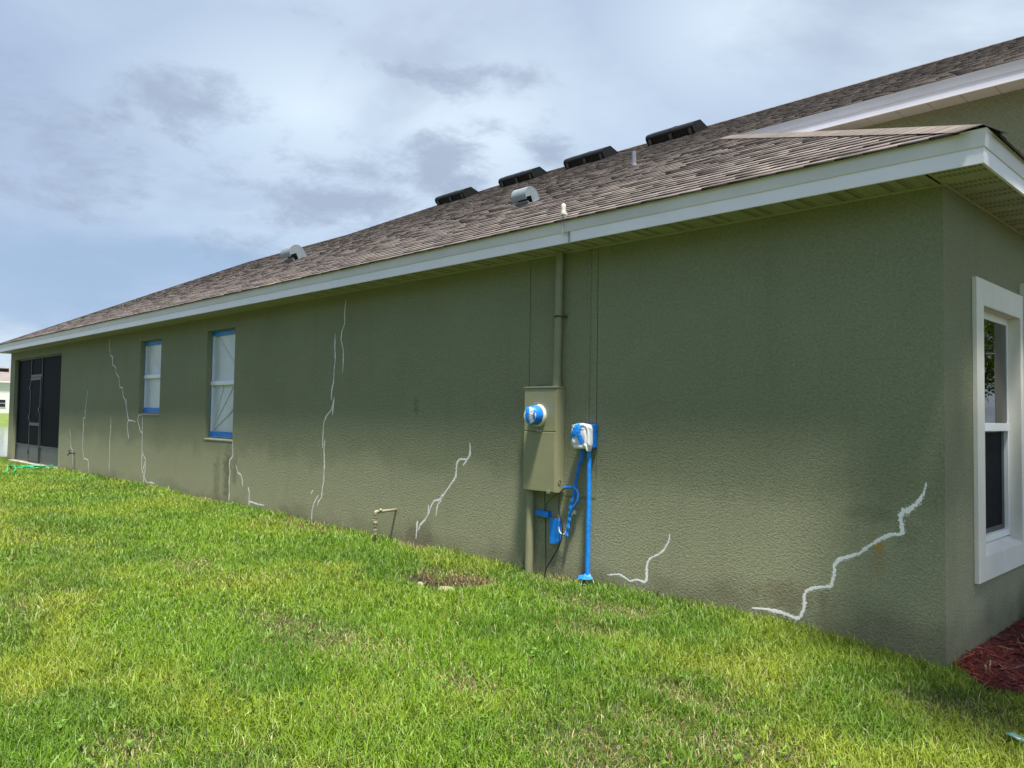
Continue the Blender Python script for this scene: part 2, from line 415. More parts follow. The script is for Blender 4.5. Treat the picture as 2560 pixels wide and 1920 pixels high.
def np_mesh(name, verts, polys, nv, tint=None, domain='FACE', mat=None, smooth=False, origin=None, parent=None):
    """verts (n,3); polys flat loop indices; nv per-polygon vertex counts"""
    me = bpy.data.meshes.new(name)
    me.vertices.add(len(verts)); me.vertices.foreach_set('co', np.ascontiguousarray(verts, np.float32).ravel())
    me.loops.add(len(polys)); me.loops.foreach_set('vertex_index', np.ascontiguousarray(polys, np.int32))
    me.polygons.add(len(nv)); st = np.concatenate([[0], np.cumsum(nv)[:-1]]).astype(np.int32)
    me.polygons.foreach_set('loop_start', st); me.polygons.foreach_set('loop_total', np.asarray(nv, np.int32))
    if smooth: me.polygons.foreach_set('use_smooth', np.ones(len(nv), bool))
    me.update(calc_edges=True)
    if tint is not None:
        at = me.attributes.new('tint', 'FLOAT_COLOR', domain)
        c = np.ones((len(tint), 4), np.float32); c[:, :3] = tint
        at.data.foreach_set('color', c.ravel())
    return link_mesh(name, me, mat, parent, origin)
def vnoise(x, y, seed=0):
    def h(i, j):
        n = (i.astype(np.int64)*374761393 + j.astype(np.int64)*668265263 + seed*1442695041) & 0x7fffffff
        n = ((n ^ (n >> 13))*1274126177) & 0x7fffffff
        return ((n ^ (n >> 16)) & 0xffff)/65535.0
    xi, yi = np.floor(x), np.floor(y); fx, fy = x-xi, y-yi
    fx = fx*fx*(3-2*fx); fy = fy*fy*(3-2*fy)
    xi, yi = xi.astype(np.int64), yi.astype(np.int64)
    return (h(xi, yi)*(1-fx)+h(xi+1, yi)*fx)*(1-fy) + (h(xi, yi+1)*(1-fx)+h(xi+1, yi+1)*fx)*fy
def fbm(x, y, seed=0, o=4):
    s = 0; a = 0.5; t = 0
    for k in range(o):
        s = s + a*vnoise(x*2**k, y*2**k, seed+k*17); t += a; a *= 0.55
    return s/t
def smooth01(a, b, x):
    t = np.clip((x-a)/(b-a), 0, 1); return t*t*(3-2*t)

# ------------------------------------------------------------------ ground, pond
BX = [-23.2, -21.5, -17, -12, -8.3, -7, -5, -3.4, -2.5, -1, 0, 1.5]
BZ = [0.11, 0.115, 0.165, 0.165, 0.13, 0.10, 0.085, 0.055, 0.065, 0.055, -0.03, -0.05]
def ground_z(x, y):
    x = np.asarray(x, float); y = np.asarray(y, float)
    z = np.interp(x, BX, BZ) + 0.018*np.clip(y, -7, 0)
    z = z + 0.022*(fbm(x*0.9+40, y*0.9+13, 3, 3)-0.5)*smooth01(0.0, 0.6, -y)
    # two washed-out hollows in the turf
    for hx, hy, r, d in ((-3.86, -0.84, 0.17, 0.10), (-3.52, -0.74, 0.22, 0.12)):
        z = z - d*np.exp(-(((x-hx)**2+(y-hy)**2)/(r*r)))
    t = smooth01(-22.9, -29, x)
    z = z*(1-t) + (-2.0)*t
    t2 = smooth01(-128, -160, x)
    return z*(1-t2) + 0.72*t2
gx = np.concatenate([np.linspace(-900, -200, 10), np.linspace(-190, -40, 26), np.linspace(-36, -24, 13), np.arange(-23.7, 2.6, 0.11), np.linspace(3, 20, 12), np.linspace(30, 900, 12)])
gy = np.concatenate([np.linspace(-900, -20, 12), np.linspace(-16, -7, 10), np.arange(-6.6, 1.2, 0.11), np.linspace(1.4, 16, 12), np.linspace(25, 900, 12)])
X, Y = np.meshgrid(gx, gy); Zg = ground_z(X, Y)
V = np.stack([X.ravel(), Y.ravel(), Zg.ravel()], 1)
nx, ny = len(gx), len(gy)
i0 = (np.arange(ny-1)[:, None]*nx + np.arange(nx-1)[None, :]).ravel()
F = np.stack([i0, i0+1, i0+1+nx, i0+nx], 1)
def ground_mat():
    m, nt, b = new_mat('lawn_ground')
    geo = N(nt, 'ShaderNodeNewGeometry'); v = geo.outputs['Position']
    sp = N(nt, 'ShaderNodeSeparateXYZ'); nt.links.new(v, sp.inputs[0])
    f = noise(nt, v, 1.3, 5, 0.6); f2 = noise(nt, v, 45, 5, 0.7)
    near = ramp(nt, f, [(0.3, (0.040, 0.052, 0.012)), (0.7, (0.062, 0.074, 0.020))])
    near = mixc(nt, ramp(nt, f2, [(0.42, 0.0), (0.66, 0.8)]), near, (0.040, 0.028, 0.016))
    for hx, hy, hr in ((-3.86, -0.84, 0.24), (-3.50, -0.76, 0.32)):
        d_ = N(nt, 'ShaderNodeVectorMath', operation='DISTANCE'); nt.links.new(v, d_.inputs[0]); d_.inputs[1].default_value = (hx, hy, 0.0)
        near = mixc(nt, ramp(nt, math2(nt, 'DIVIDE', d_.outputs['Value'], hr), [(0.55, 1.0), (1.0, 0.0)]), near, (0.018, 0.012, 0.008))
    far = ramp(nt, noise(nt, v, 0.35, 5, 0.65), [(0.3, (0.095, 0.150, 0.022)), (0.7, (0.165, 0.215, 0.040))])
    far = mixc(nt, ramp(nt, f2, [(0.4, 0.0), (0.7, 0.5)]), far, (0.05, 0.085, 0.015))
    k = N(nt, 'ShaderNodeMapRange'); k.inputs['From Min'].default_value = -23.2; k.inputs['From Max'].default_value = -24.6
    nt.links.new(sp.outputs['X'], k.inputs['Value'])
    k2 = N(nt, 'ShaderNodeMapRange'); k2.inputs['From Min'].default_value = -6.4; k2.inputs['From Max'].default_value = -7.4
    nt.links.new(sp.outputs['Y'], k2.inputs['Value'])
    c = mixc(nt, math2(nt, 'MAXIMUM', k.outputs[0], k2.outputs[0]), near, far)
    # bare earthen bank where the lawn meets the pond
    kb = ramp(nt, math2(nt, 'ADD', sp.outputs['Z'], 2.0), [(0.62, 1.0), (0.98, 0.0)])
    c = mixc(nt, math2(nt, 'MULTIPLY', kb, 0.8), c, (0.13, 0.10, 0.06))
    nt.links.new(c, b.inputs['Base Color']); b.inputs['Roughness'].default_value = 0.95
    bump(nt, b, f2, 0.7, 0.02)
    return m
g = np_mesh('ground', V, F.ravel(), np.full(len(F), 4), mat=ground_mat(), smooth=True); g['kind'] = 'structure'
bm = bmesh.new()
vs = [bm.verts.new(p) for p in ((-150, -160, -1.2), (-24.5, -160, -1.2), (-24.5, 140, -1.2), (-150, 140, -1.2))]; bm.faces.new(vs)
w = obj('pond_water', bm, M_WATER); w['kind'] = 'structure'

# ------------------------------------------------------------------ house
L = 21.73; Z_SOF = 2.855; ZE = 3.03; SL = 0.49; YE = -0.31
house = thing('house', 'long single storey house with olive green stucco walls and brown shingle roof', 'house', (-10.0, 4.0, 0.0))
def wall_faces(bm, xs, zs, hole, P, back_depth):
    """sheet of cells with recessed holes; hole(cx,cz) -> (depth, has_back) or None; P(u,z,d)->point"""
    def q(a, b_, c, d): bm.faces.new([bm.verts.new(p) for p in (a, b_, c, d)])
    H = {}
    for i in range(len(xs)-1):
        for j in range(len(zs)-1):
            H[i, j] = hole((xs[i]+xs[i+1])/2, (zs[j]+zs[j+1])/2)
    for i in range(len(xs)-1):
        for j in range(len(zs)-1):
            a, b_, c, d = xs[i], xs[i+1], zs[j], zs[j+1]; h = H[i, j]
            if h is None: q(P(a, c, 0), P(b_, c, 0), P(b_, d, 0), P(a, d, 0)); continue
            dep, bk = h
            if bk: q(P(a, c, dep), P(b_, c, dep), P(b_, d, dep), P(a, d, dep))
            for (ni, nj, e0, e1) in ((i-1, j, (a, c), (a, d)), (i+1, j, (b_, c), (b_, d)), (i, j-1, (a, c), (b_, c)), (i, j+1, (a, d), (b_, d))):
                if H.get((ni, nj)) is None: q(P(*e0, 0), P(*e1, 0), P(*e1, dep), P(*e0, dep))
OPEN = [(-21.30, -17.45, 0.19, 2.66, 0.17, False), (-12.865, -11.940, 1.375, 2.645, 0.13, False), (-10.165, -9.245, 1.030, 2.645, 0.13, False),
        (-3.419, -3.411, 0.70, 2.85, 0.010, True), (-2.641, -2.633, 0.758, 2.85, 0.010, True), (-2.990, -2.641, 0.758, 0.766, 0.010, True)]
def hole_fn(ops):
    def f(cx, cz):
        for (a, b_, c, d, dep, bk) in ops:
            if a < cx < b_ and c < cz < d: return (dep, bk)
        return None
    return f
bm = bmesh.new()
xs = sorted({-L, 0.0, *[v for o in OPEN for v in o[:2]]}); zs = sorted({-0.4, 2.90, *[v for o in OPEN for v in o[2:4]]})
wall_faces(bm, xs, zs, hole_fn(OPEN), lambda u, z, d: (u, d, z), 0)
bmesh.ops.remove_doubles(bm, verts=bm.verts, dist=1e-5)
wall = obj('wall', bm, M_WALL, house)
wall['label'] = 'long olive stucco side wall with white patched cracks'
# side wall with two windows
SW = [(0.70, 1.605, 0.575, 2.205, 0.10, False), (1.86, 2.72, 0.575, 2.205, 0.10, False)]
bm = bmesh.new()
ys = sorted({0.0, 3.64, 13.0, *[v for o in SW for v in o[:2]]}); zs = sorted({-0.4, 2.90, *[v for o in SW for v in o[2:4]]})
wall_faces(bm, ys, zs, hole_fn(SW), lambda u, z, d: (-d, u, z), 0)
bmesh.ops.remove_doubles(bm, verts=bm.verts, dist=1e-5)
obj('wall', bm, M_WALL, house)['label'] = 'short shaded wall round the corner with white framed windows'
# upper wall, far and rear walls
def quad(bm, *p): bm.faces.new([bm.verts.new(q) for q in p])
bm = bmesh.new()
quad(bm, (-9, 3.64, 2.9), (0, 3.64, 2.9), (0, 3.64, 4.70), (-9, 3.64, 4.70))
quad(bm, (0, 3.64, 2.9), (0, 13, 2.9), (0, 13, 3.1), (0, 6.5, 6.2), (0, 3.64, 4.70))
obj('upper_wall', bm, M_WALL, house)
bm = bmesh.new()
quad(bm, (-L, 0, -.4), (-L, 8.6, -.4), (-L, 8.6, 2.9), (-L, 0, 2.9))
quad(bm, (-L, 8.6, -.4), (-17.2, 8.6, -.4), (-17.2, 8.6, 2.9), (-L, 8.6, 2.9))
quad(bm, (-17.2, 8.6, -.4), (-17.2, 13, -.4), (-17.2, 13, 2.9), (-17.2, 8.6, 2.9))
quad(bm, (-17.2, 13, -.4), (0, 13, -.4), (0, 13, 2.9), (-17.2, 13, 2.9))
obj('rear_wall', bm, M_WALL, house)

# white compound over the cracks: thin raised strokes with ragged edges
CRACKS = [
[[[-14.464,2.786],[-14.462,2.63],[-14.382,2.464],[-14.284,2.445],[-14.254,2.287],[-14.08,2.234],[-14.049,2.128],[-13.894,2.042],[-13.836,1.86],[-13.679,1.848],[-13.652,1.704],[-13.515,1.612],[-13.412,1.396],[-13.336,1.262],[-13.12,1.26],[-12.984,1.24]],[[-13.342,1.255],[-13.397,1.182],[-13.348,1.059],[-13.292,0.937]],[[-13.474,1.645],[-13.478,1.555]]],
[[[-12.681,1.369],[-12.857,1.356],[-12.898,1.279],[-12.823,1.181],[-12.731,1.074],[-12.654,1.067]],[[-12.68,1.358],[-12.655,1.076],[-12.645,0.773],[-12.59,0.689],[-12.469,0.619],[-12.472,0.458],[-12.5,0.328],[-12.449,0.267],[-12.348,0.221],[-12.21,0.245],[-12.032,0.232]],[[-12.641,0.73],[-12.627,0.449],[-12.55,0.368],[-12.517,0.198]],[[-12.483,0.586],[-12.567,0.431]]],
[[[-15.639,1.833],[-15.682,1.658],[-15.732,1.481],[-15.741,1.284],[-15.849,1.265],[-15.811,1.076],[-15.827,0.874],[-15.82,0.672],[-15.726,0.475],[-15.57,0.47],[-15.444,0.451],[-15.403,0.219]]],
[[[-14.237,1.32],[-14.231,1.062],[-14.264,0.92],[-14.253,0.686],[-14.239,0.288]]],
[[[-16.738,1.052],[-16.643,0.902],[-16.581,0.669],[-16.446,0.596],[-16.397,0.262]]],
[[[-9.233,1.036],[-9.211,0.82],[-9.306,0.753],[-9.311,0.654],[-9.283,0.585],[-9.306,0.458],[-9.289,0.317],[-9.295,0.156]]],
[[[-9.114,0.704],[-9.041,0.59],[-8.956,0.578],[-8.902,0.503],[-8.889,0.408]]],
[[[-8.729,0.42],[-8.687,0.346],[-8.691,0.166]],[[-8.695,0.226],[-8.607,0.225],[-8.462,0.212],[-8.251,0.21]]],
[[[-6.419,2.769],[-6.444,2.629],[-6.434,2.49],[-6.492,2.398],[-6.507,2.303],[-6.447,2.172],[-6.449,2.024],[-6.455,1.908]]],
[[[-6.635,2.38],[-6.636,2.225],[-6.618,2.073],[-6.64,1.967],[-6.642,1.817],[-6.684,1.7],[-6.683,1.592]]],
[[[-6.622,1.635],[-6.649,1.539],[-6.686,1.474],[-6.783,1.409],[-6.839,1.322],[-6.853,1.17],[-6.854,1.018]],[[-6.625,1.624],[-6.656,1.421]],[[-6.806,1.128],[-6.821,1.02],[-6.804,0.827],[-6.808,0.633],[-6.839,0.523],[-6.843,0.437],[-6.918,0.377],[-6.944,0.316]],[[-6.921,0.452],[-7.012,0.358],[-7.057,0.256],[-7.06,0.135]],[[-7.052,0.507],[-7.087,0.45]]],
[[[-4.2,1.172],[-4.192,1.068],[-4.23,1.015],[-4.283,1.007],[-4.35,1.009],[-4.389,0.963],[-4.399,0.83],[-4.492,0.735],[-4.587,0.639],[-4.642,0.589],[-4.727,0.573],[-4.783,0.505],[-4.801,0.439]],[[-4.243,1.0],[-4.295,0.95]],[[-4.601,0.656],[-4.622,0.582],[-4.674,0.533],[-4.694,0.423]],[[-4.819,0.529],[-4.81,0.439],[-4.866,0.369],[-4.939,0.316],[-4.973,0.248]],[[-4.991,0.347],[-5.009,0.16]]],
[[[-1.914,0.562],[-1.919,0.508],[-1.973,0.425],[-2.019,0.392],[-2.103,0.347],[-2.121,0.297],[-2.121,0.228],[-2.13,0.164],[-2.178,0.165],[-2.216,0.174],[-2.275,0.149],[-2.334,0.172],[-2.385,0.188],[-2.507,0.165]]],
[[[-0.1,1.075],[-0.12,1.001],[-0.148,0.951],[-0.195,0.904],[-0.241,0.884],[-0.253,0.85],[-0.242,0.796],[-0.236,0.747],[-0.301,0.746],[-0.361,0.714],[-0.447,0.648],[-0.497,0.603],[-0.561,0.572],[-0.626,0.548],[-0.659,0.505],[-0.659,0.44],[-0.679,0.366],[-0.772,0.347],[-0.841,0.314],[-0.862,0.277],[-0.855,0.212],[-0.876,0.149],[-0.904,0.117],[-0.982,0.129],[-1.054,0.143],[-1.157,0.138],[-1.236,0.128]]]]
WID = [.025, .026, .024, .019, .023, .023, .024, .026, .018, .020, .022, .023, .023, .033]
def stroke(bm, pts, wid):
    P = []
    for a, b_ in zip(pts[:-1], pts[1:]):
        d = math.dist(a, b_); n = max(1, int(d/0.007))
        for k in range(n): P.append((a[0]+(b_[0]-a[0])*k/n, a[1]+(b_[1]-a[1])*k/n))
    P.append(tuple(pts[-1]))
    # soften the corners a little
    for _ in range(5): P = [P[0]] + [((P[i-1][0]+2*P[i][0]+P[i+1][0])/4, (P[i-1][1]+2*P[i][1]+P[i+1][1])/4) for i in range(1, len(P)-1)] + [P[-1]]
    rows = []; ph = random.uniform(0, 50)
    for i, p in enumerate(P):
        q0, q1 = P[max(0, i-1)], P[min(len(P)-1, i+1)]
        t = (q1[0]-q0[0], q1[1]-q0[1]); l = math.hypot(*t) or 1; nx_, nz_ = -t[1]/l, t[0]/l
        e = min(1.0, 0.35+0.65*min(i, len(P)-1-i)/max(1, 0.07*len(P)))
        wv = wid*e*(0.30+1.15*float(fbm(np.array([i*0.075+ph]), np.array([0.5]), 5, 4)[0])**1.3)
        a = wv*(0.46+random.uniform(-.24, .24)); b_ = wv*(0.46+random.uniform(-.24, .24))
        rows.append([bm.verts.new((p[0]+nx_*a, -0.0004, p[1]+nz_*a)), bm.verts.new((p[0]+nx_*a*.55, -0.0009, p[1]+nz_*a*.55)),
                     bm.verts.new((p[0]-nx_*b_*.55, -0.0009, p[1]-nz_*b_*.55)), bm.verts.new((p[0]-nx_*b_, -0.0004, p[1]-nz_*b_))])
        for _ in range(3):                                          # dabs of compound past the edge
            if random.random() < .45:
                e_ = random.choice((-1, 1))*wv*random.uniform(.40, .82); s_ = random.uniform(.0008, .0026)
                cx_, cz_ = p[0]+nx_*e_, p[1]+nz_*e_
                bm.faces.new([bm.verts.new((cx_+s_*u_*random.uniform(.6, 1.5), -.0011, cz_+s_*v_*random.uniform(.6, 1.5))) for u_, v_ in ((-1, -1), (1, -1), (1, 1), (-1, 1))])
    for i in range(len(rows)-1):
        for k in range(3): bm.faces.new((rows[i][k], rows[i][k+1], rows[i+1][k+1], rows[i+1][k]))
for c, wd in zip(CRACKS, WID):
    bm = bmesh.new()
    for line in c: stroke(bm, line, wd)
    obj('crack_patch', bm, M_CAULK, wall)

# ------------------------------------------------------------------ eaves
RING = [(-1, 9.0), (-1, -1), (1, -1), (1, 3.60)]
def ring_pt(i, d, z):
    sx, y = RING[i]
    x = (-L-d) if sx < 0 else d
    return (x, -d if y == -1 else y, z)
def ring_prism(bm, prof):
    """prof: closed list of (offset outwards, z) swept round the left end, the front and the right end"""
    R_ = [[bm.verts.new(ring_pt(i, d, z)) for (d, z) in prof] for i in range(4)]
    n = len(prof)
    for i in range(3):
        for k in range(n): bm.faces.new((R_[i][k], R_[i][(k+1) % n], R_[i+1][(k+1) % n], R_[i+1][k]))
    bm.faces.new(R_[0]); bm.faces.new(R_[3][::-1])
bm = bmesh.new(); ring_prism(bm, [(.296, Z_SOF-.006), (.296, 2.944), (.280, 2.944), (.280, Z_SOF-.006)])
fascia = obj('fascia', bm, M_WHITE, house)
bm = bmesh.new(); ring_prism(bm, [(.302, 2.939), (.303, 2.946), (.313, 3.030), (.317, 3.034), (.300, 3.034), (.290, 2.946), (.290, 2.939)])
drip = obj('drip_edge', bm, M_DRIP, house)
# butt joints of the metal
bm = bmesh.new()
for x in (-1.62, -4.30, -7.42, -10.6, -13.7, -16.8): obj('joint_cover', mkbox(x, x+.10, -.2975, -.296, Z_SOF-.004, 2.938), M_WHITE, fascia)
bm = bmesh.new()
for x in (-1.93, -5.03, -8.05, -11.2, -14.3):
    bm = bmesh.new()
    pr = [(-.3040, 2.947), (-.3142, 3.029), (-.3128, 3.029), (-.3026, 2.947)]
    A = [bm.verts.new((x, y, z)) for y, z in pr]; B = [bm.verts.new((x+.05, y, z)) for y, z in pr]
    for k in range(4): bm.faces.new((A[k], A[(k+1) % 4], B[(k+1) % 4], B[k]))
    bm.faces.new(A); bm.faces.new(B[::-1])
    obj('joint_cover', bm, M_DRIP, drip)
# ribbed soffit: front run and end run
def soffit_run(bm, a0, a1, P, w0, w1):
    per, gr, dep = 0.1016, 0.022, 0.005
    prof = []; a = a0
    while a < a1-1e-6:
        e = min(a+per, a1)
        prof += [(a, 0), (max(a, e-gr), 0), (max(a, e-gr+.005), dep), (e-.005, dep)]
        a = e
    prof.append((a1, 0))
    rows = [[bm.verts.new(P(t, w_, Z_SOF+h)) for (t, h) in prof] for w_ in (w0, w1)]
    for k in range(len(prof)-1): bm.faces.new((rows[0][k], rows[0][k+1], rows[1][k+1], rows[1][k]))
bm = bmesh.new()
soffit_run(bm, -L-.28, -0.02, lambda t, w_, z: (t, w_, z), -.28, 0.01)
soffit_run(bm, -.28, 3.64, lambda t, w_, z: (w_, t, z), -0.005, .28)
soffit_run(bm, 0.01, 8.9, lambda t, w_, z: (-L-w_, t, z), -0.01, .28)
soffit = obj('soffit', bm, M_SOFFIT, house)
bm = bmesh.new(); box(bm, -L, -.001, -.014, -.001, Z_SOF-.012, Z_SOF-.001); box(bm, -.030, -.016, -.278, -.015, Z_SOF-.012, Z_SOF-.001)
box(bm, .001, .014, 0.0, 3.6, Z_SOF-.012, Z_SOF-.001)
obj('channel', bm, M_SOFFIT, soffit)
M_SOFFD = paint('soffit_slot', (0.16, 0.16, 0.11), 0.9, 0.1, 9)
# perforation slots in every third panel
bm = bmesh.new()
x = -7.0
while x < -.05:
    k = int(round((x+L+.28)/0.1016))
    if k % 3 != 0:
        for yy in np.arange(-.25, -.03, .028):
            for dx_ in (0.012, 0.030, 0.048): box(bm, x+dx_, x+dx_+.006, yy, yy+.016, Z_SOF-.0015, Z_SOF+.001)
    x += 0.1016
yv = -.28
k = 0
while yv < 1.6:
    if k % 3 != 2:
        for xx in np.arange(.02, .26, .026):
            for dy_ in (0.012, 0.030, 0.048): box(bm, xx, xx+.016, yv+dy_, yv+dy_+.006, Z_SOF-.0015, Z_SOF+.001)
    yv += 0.1016; k += 1
obj('perforations', bm, M_SOFFD, soffit)
# upper eave
ZU = ZE + SL*(3.35-YE); YU = 3.35
UZ0 = ZU-0.175
bm = bmesh.new(); box(bm, -6.0, .30, YU+.015, YU+.031, UZ0, UZ0+.09)
uf = obj('fascia', bm, M_WHITE, house); uf['label'] = 'white fascia of the upper eave'
bm = bmesh.new()
pr = [(YU+.009, UZ0+.085), (YU+.008, UZ0+.092), (YU-.002, ZU), (YU-.006, ZU+.004), (YU+.012, ZU+.004), (YU+.02, UZ0+.085)]
A = [bm.verts.new((-6.0, y, z)) for y, z in pr]; B = [bm.verts.new((.305, y, z)) for y, z in pr]
for k in range(len(pr)): bm.faces.new((A[k], A[(k+1) % 6], B[(k+1) % 6], B[k]))
bm.faces.new(A); bm.faces.new(B[::-1])
obj('drip_edge', bm, M_DRIP, house)
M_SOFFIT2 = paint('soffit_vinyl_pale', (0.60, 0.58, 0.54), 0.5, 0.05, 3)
bm = bmesh.new()
a = -6.0
prof = []
while a < .28:
    prof += [(a, 0), (a+.288, 0), (a+.291, .008), (a+.299, .008)]; a += .302
prof.append((a, 0))
rows = [[bm.verts.new((t, w_, UZ0+.006+h)) for (t, h) in prof] for w_ in (YU+.032, 3.645)]
for k in range(len(prof)-1): bm.faces.new((rows[0][k], rows[0][k+1], rows[1][k+1], rows[1][k]))
obj('soffit', bm, M_SOFFIT2, house)

# ------------------------------------------------------------------ roof
def zr(y): return ZE + 0.004 + SL*(y-YE)
YR = 6.5
bm = bmesh.new()
def P3(x, y): return (x, y, zr(y)-0.004)
H1 = -22.043
quad(bm, P3(H1, YE), P3(.313, YE), P3(.313-(3.35-YE), 3.35), P3(.33, 3.35), P3(.33, YR), P3(-10.8, YR), P3(-13.0, 4.3), P3(H1+(4.3-YE), 4.3))
r1 = zr(4.3)-.004; r2 = zr(YR)-.004; xh = H1+(4.3-YE)
quad(bm, (H1, YE, ZE), (xh, 4.3, r1), (H1, 8.91, ZE))
quad(bm, (H1, 8.91, ZE), (xh, 4.3, r1), (-13, 4.3, r1), (-17.6, 8.91, ZE))
quad(bm, (-13, 4.3, r1), (-10.8, YR, r2), (-17.6, 13.3, ZE), (-17.6, 8.91, ZE))
quad(bm, (-17.6, 13.3, ZE), (-10.8, YR, r2), (.33, YR, r2), (.33, 13.3, ZE))
quad(bm, (.313, YE, ZE), (.313, 3.64, ZE), (.313-(3.64-YE), 3.64, ZE+SL*(3.64-YE)), (.313-(3.35-YE), 3.35, ZE+SL*(3.35-YE)))
M_DECK = paint('roof_felt', (0.045, 0.040, 0.038), 0.95, 0.2, 8)
roof = obj('roof', bm, M_DECK, house)
# laminated shingles: courses of separate tabs, two thicknesses, mottled browns
SHC = np.array([(0.215, 0.172, 0.150), (0.250, 0.205, 0.178), (0.180, 0.142, 0.124), (0.150, 0.122, 0.110), (0.235, 0.198, 0.160), (0.125, 0.098, 0.088), (0.200, 0.168, 0.152)])*1.42*np.array([.96, 1.0, 1.04])*0.82
def shingle_slope(xmin, xmax, y0, y1, P, nrm, name, seed):
    r = np.random.default_rng(seed)
    VV, FF, NV, TT = [], [], [], []
    cosl = 1/math.sqrt(1+SL*SL); step = 0.137*cosl
    nrm = np.array(nrm)
    y = y0; base = 0
    ci = 0
    while y < y1-0.01:
        yt = min(y+step*1.25, y1); xl = max(xmin(y), xmin(yt)); x = xl-r.uniform(0, .3); xe = min(xmax(y), xmax(yt-1e-4))
        first = True
        while x < xe:
            w_ = r.uniform(.10, .24); a = max(x, xl); b_ = min(x+w_-.003, xe); x += w_
            if b_-a < .01: continue
            thick = (0.0165 if r.random() < .4 else 0.0125)+r.uniform(-.001, .001)
            low = y - (0.008 if ci == 0 else 0) + r.uniform(-.0015, .0015)
            top = min(y+step*1.25, y1)
            p = [P(a, low)+nrm*(thick-.0), P(b_, low)+nrm*thick, P(b_, top)+nrm*.002, P(a, top)+nrm*.002, P(a, low)-nrm*.001, P(b_, low)-nrm*.001]
            VV += p
            FF += [base+0, base+1, base+2, base+3, base+4, base+5, base+1, base+0, base+4, base+0, base+3, base+5, base+2, base+1]; NV += [4, 4, 3, 3]
            patch = fbm(np.array([a*0.55]), np.array([y*2.2]), seed, 3)[0]
            c = (SHC[r.integers(len(SHC))]*.6+SHC.mean(0)*.4)*r.uniform(.82, 1.16)*(0.86+.30*patch)
            if r.random() < .06: c = c*0.68
            TT += [c, c*0.22, c*.5, c*.5]; base += 6  # dark asphalt edges, darkened further to paint in each course's shadow line
        y += step; ci += 1
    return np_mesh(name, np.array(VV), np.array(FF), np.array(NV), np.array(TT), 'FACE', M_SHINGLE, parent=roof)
def fx0(y): return H1+(y-YE)-.02 if y < 4.3 else -13.0+(y-4.3)
def fx1(y): return .325-(y-YE) if y < 3.35 else .34
nF = (0, -SL/math.sqrt(1+SL*SL), 1/math.sqrt(1+SL*SL))
shingle_slope(fx0, fx1, YE-.014, YR, lambda x, y: np.array((x, y, zr(y))), nF, 'shingles', 3)
nR = (SL/math.sqrt(1+SL*SL), 0, 1/math.sqrt(1+SL*SL))
# end slope of the low hip: same builder with x and y exchanged (t runs inward from the eave)
shingle_slope(lambda t: YE+(t-YE), lambda t: 3.62, YE-.014, 3.35, lambda u, t: np.array((.313-(t-YE), u, zr(t))), nR, 'shingles', 5)
def caps(name, A, B, nA, nB, seed, wid=.15):
    """overlapping folded cap shingles along a hip or ridge, A low end"""
    r = np.random.default_rng(seed)
    A, B, nA, nB = map(np.array, (A, B, nA, nB)); d = B-A; Ln = np.linalg.norm(d); d = d/Ln
    VV, FF, NV, TT = [], [], [], []; base = 0; s = .04
    while s < Ln-.05:
        e = min(s+.19, Ln)
        nm = (nA+nB); nm = nm/np.linalg.norm(nm)
        sA = np.cross(d, nA); sB = np.cross(d, nB)
        sA = sA if np.dot(sA, nA+nB) < np.dot(-sA, nA+nB) else -sA
        sB = sB if np.dot(sB, nA+nB) < np.dot(-sB, nA+nB) else -sB
        for (q, h) in ((s, .0185), (e, .0160)):
            c = A+d*q+nm*h
            VV += [c+sA*wid, c, c+sB*wid, c+sA*wid-nA*.004, c-nm*.004, c+sB*wid-nB*.004]
        b0, b1 = base, base+6
        for f in ((b0, b0+1, b1+1, b1), (b0+1, b0+2, b1+2, b1+1), (b0, b0+3, b0+4, b0+1), (b0+1, b0+4, b0+5, b0+2)): FF += list(f); NV.append(4)
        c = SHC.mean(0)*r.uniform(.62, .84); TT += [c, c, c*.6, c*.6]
        base += 12; s += .14
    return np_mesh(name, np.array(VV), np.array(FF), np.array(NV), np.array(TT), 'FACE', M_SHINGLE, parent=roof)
q = 1/math.sqrt(1+SL*SL)
nL = (-SL*q, 0, q); nB_ = (0, SL*q, q)
caps('hip_caps', (.316, YE-.003, ZE+.004), (.313-(3.35-YE), 3.35, zr(3.35)), nF, nR, 8)
caps('hip_caps', (H1, YE, ZE+.004), (xh, 4.3, r1+.004), nF, nL, 9)
caps('hip_caps', (-13, 4.3, r1+.004), (-10.8, YR, r2+.004), nF, nL, 10)
caps('ridge_caps', (xh, 4.3, r1+.004), (-13, 4.3, r1+.004), nF, nB_, 12)
caps('ridge_caps', (-10.8, YR, r2+.004), (.33, YR, r2+.004), nF, nB_, 13)

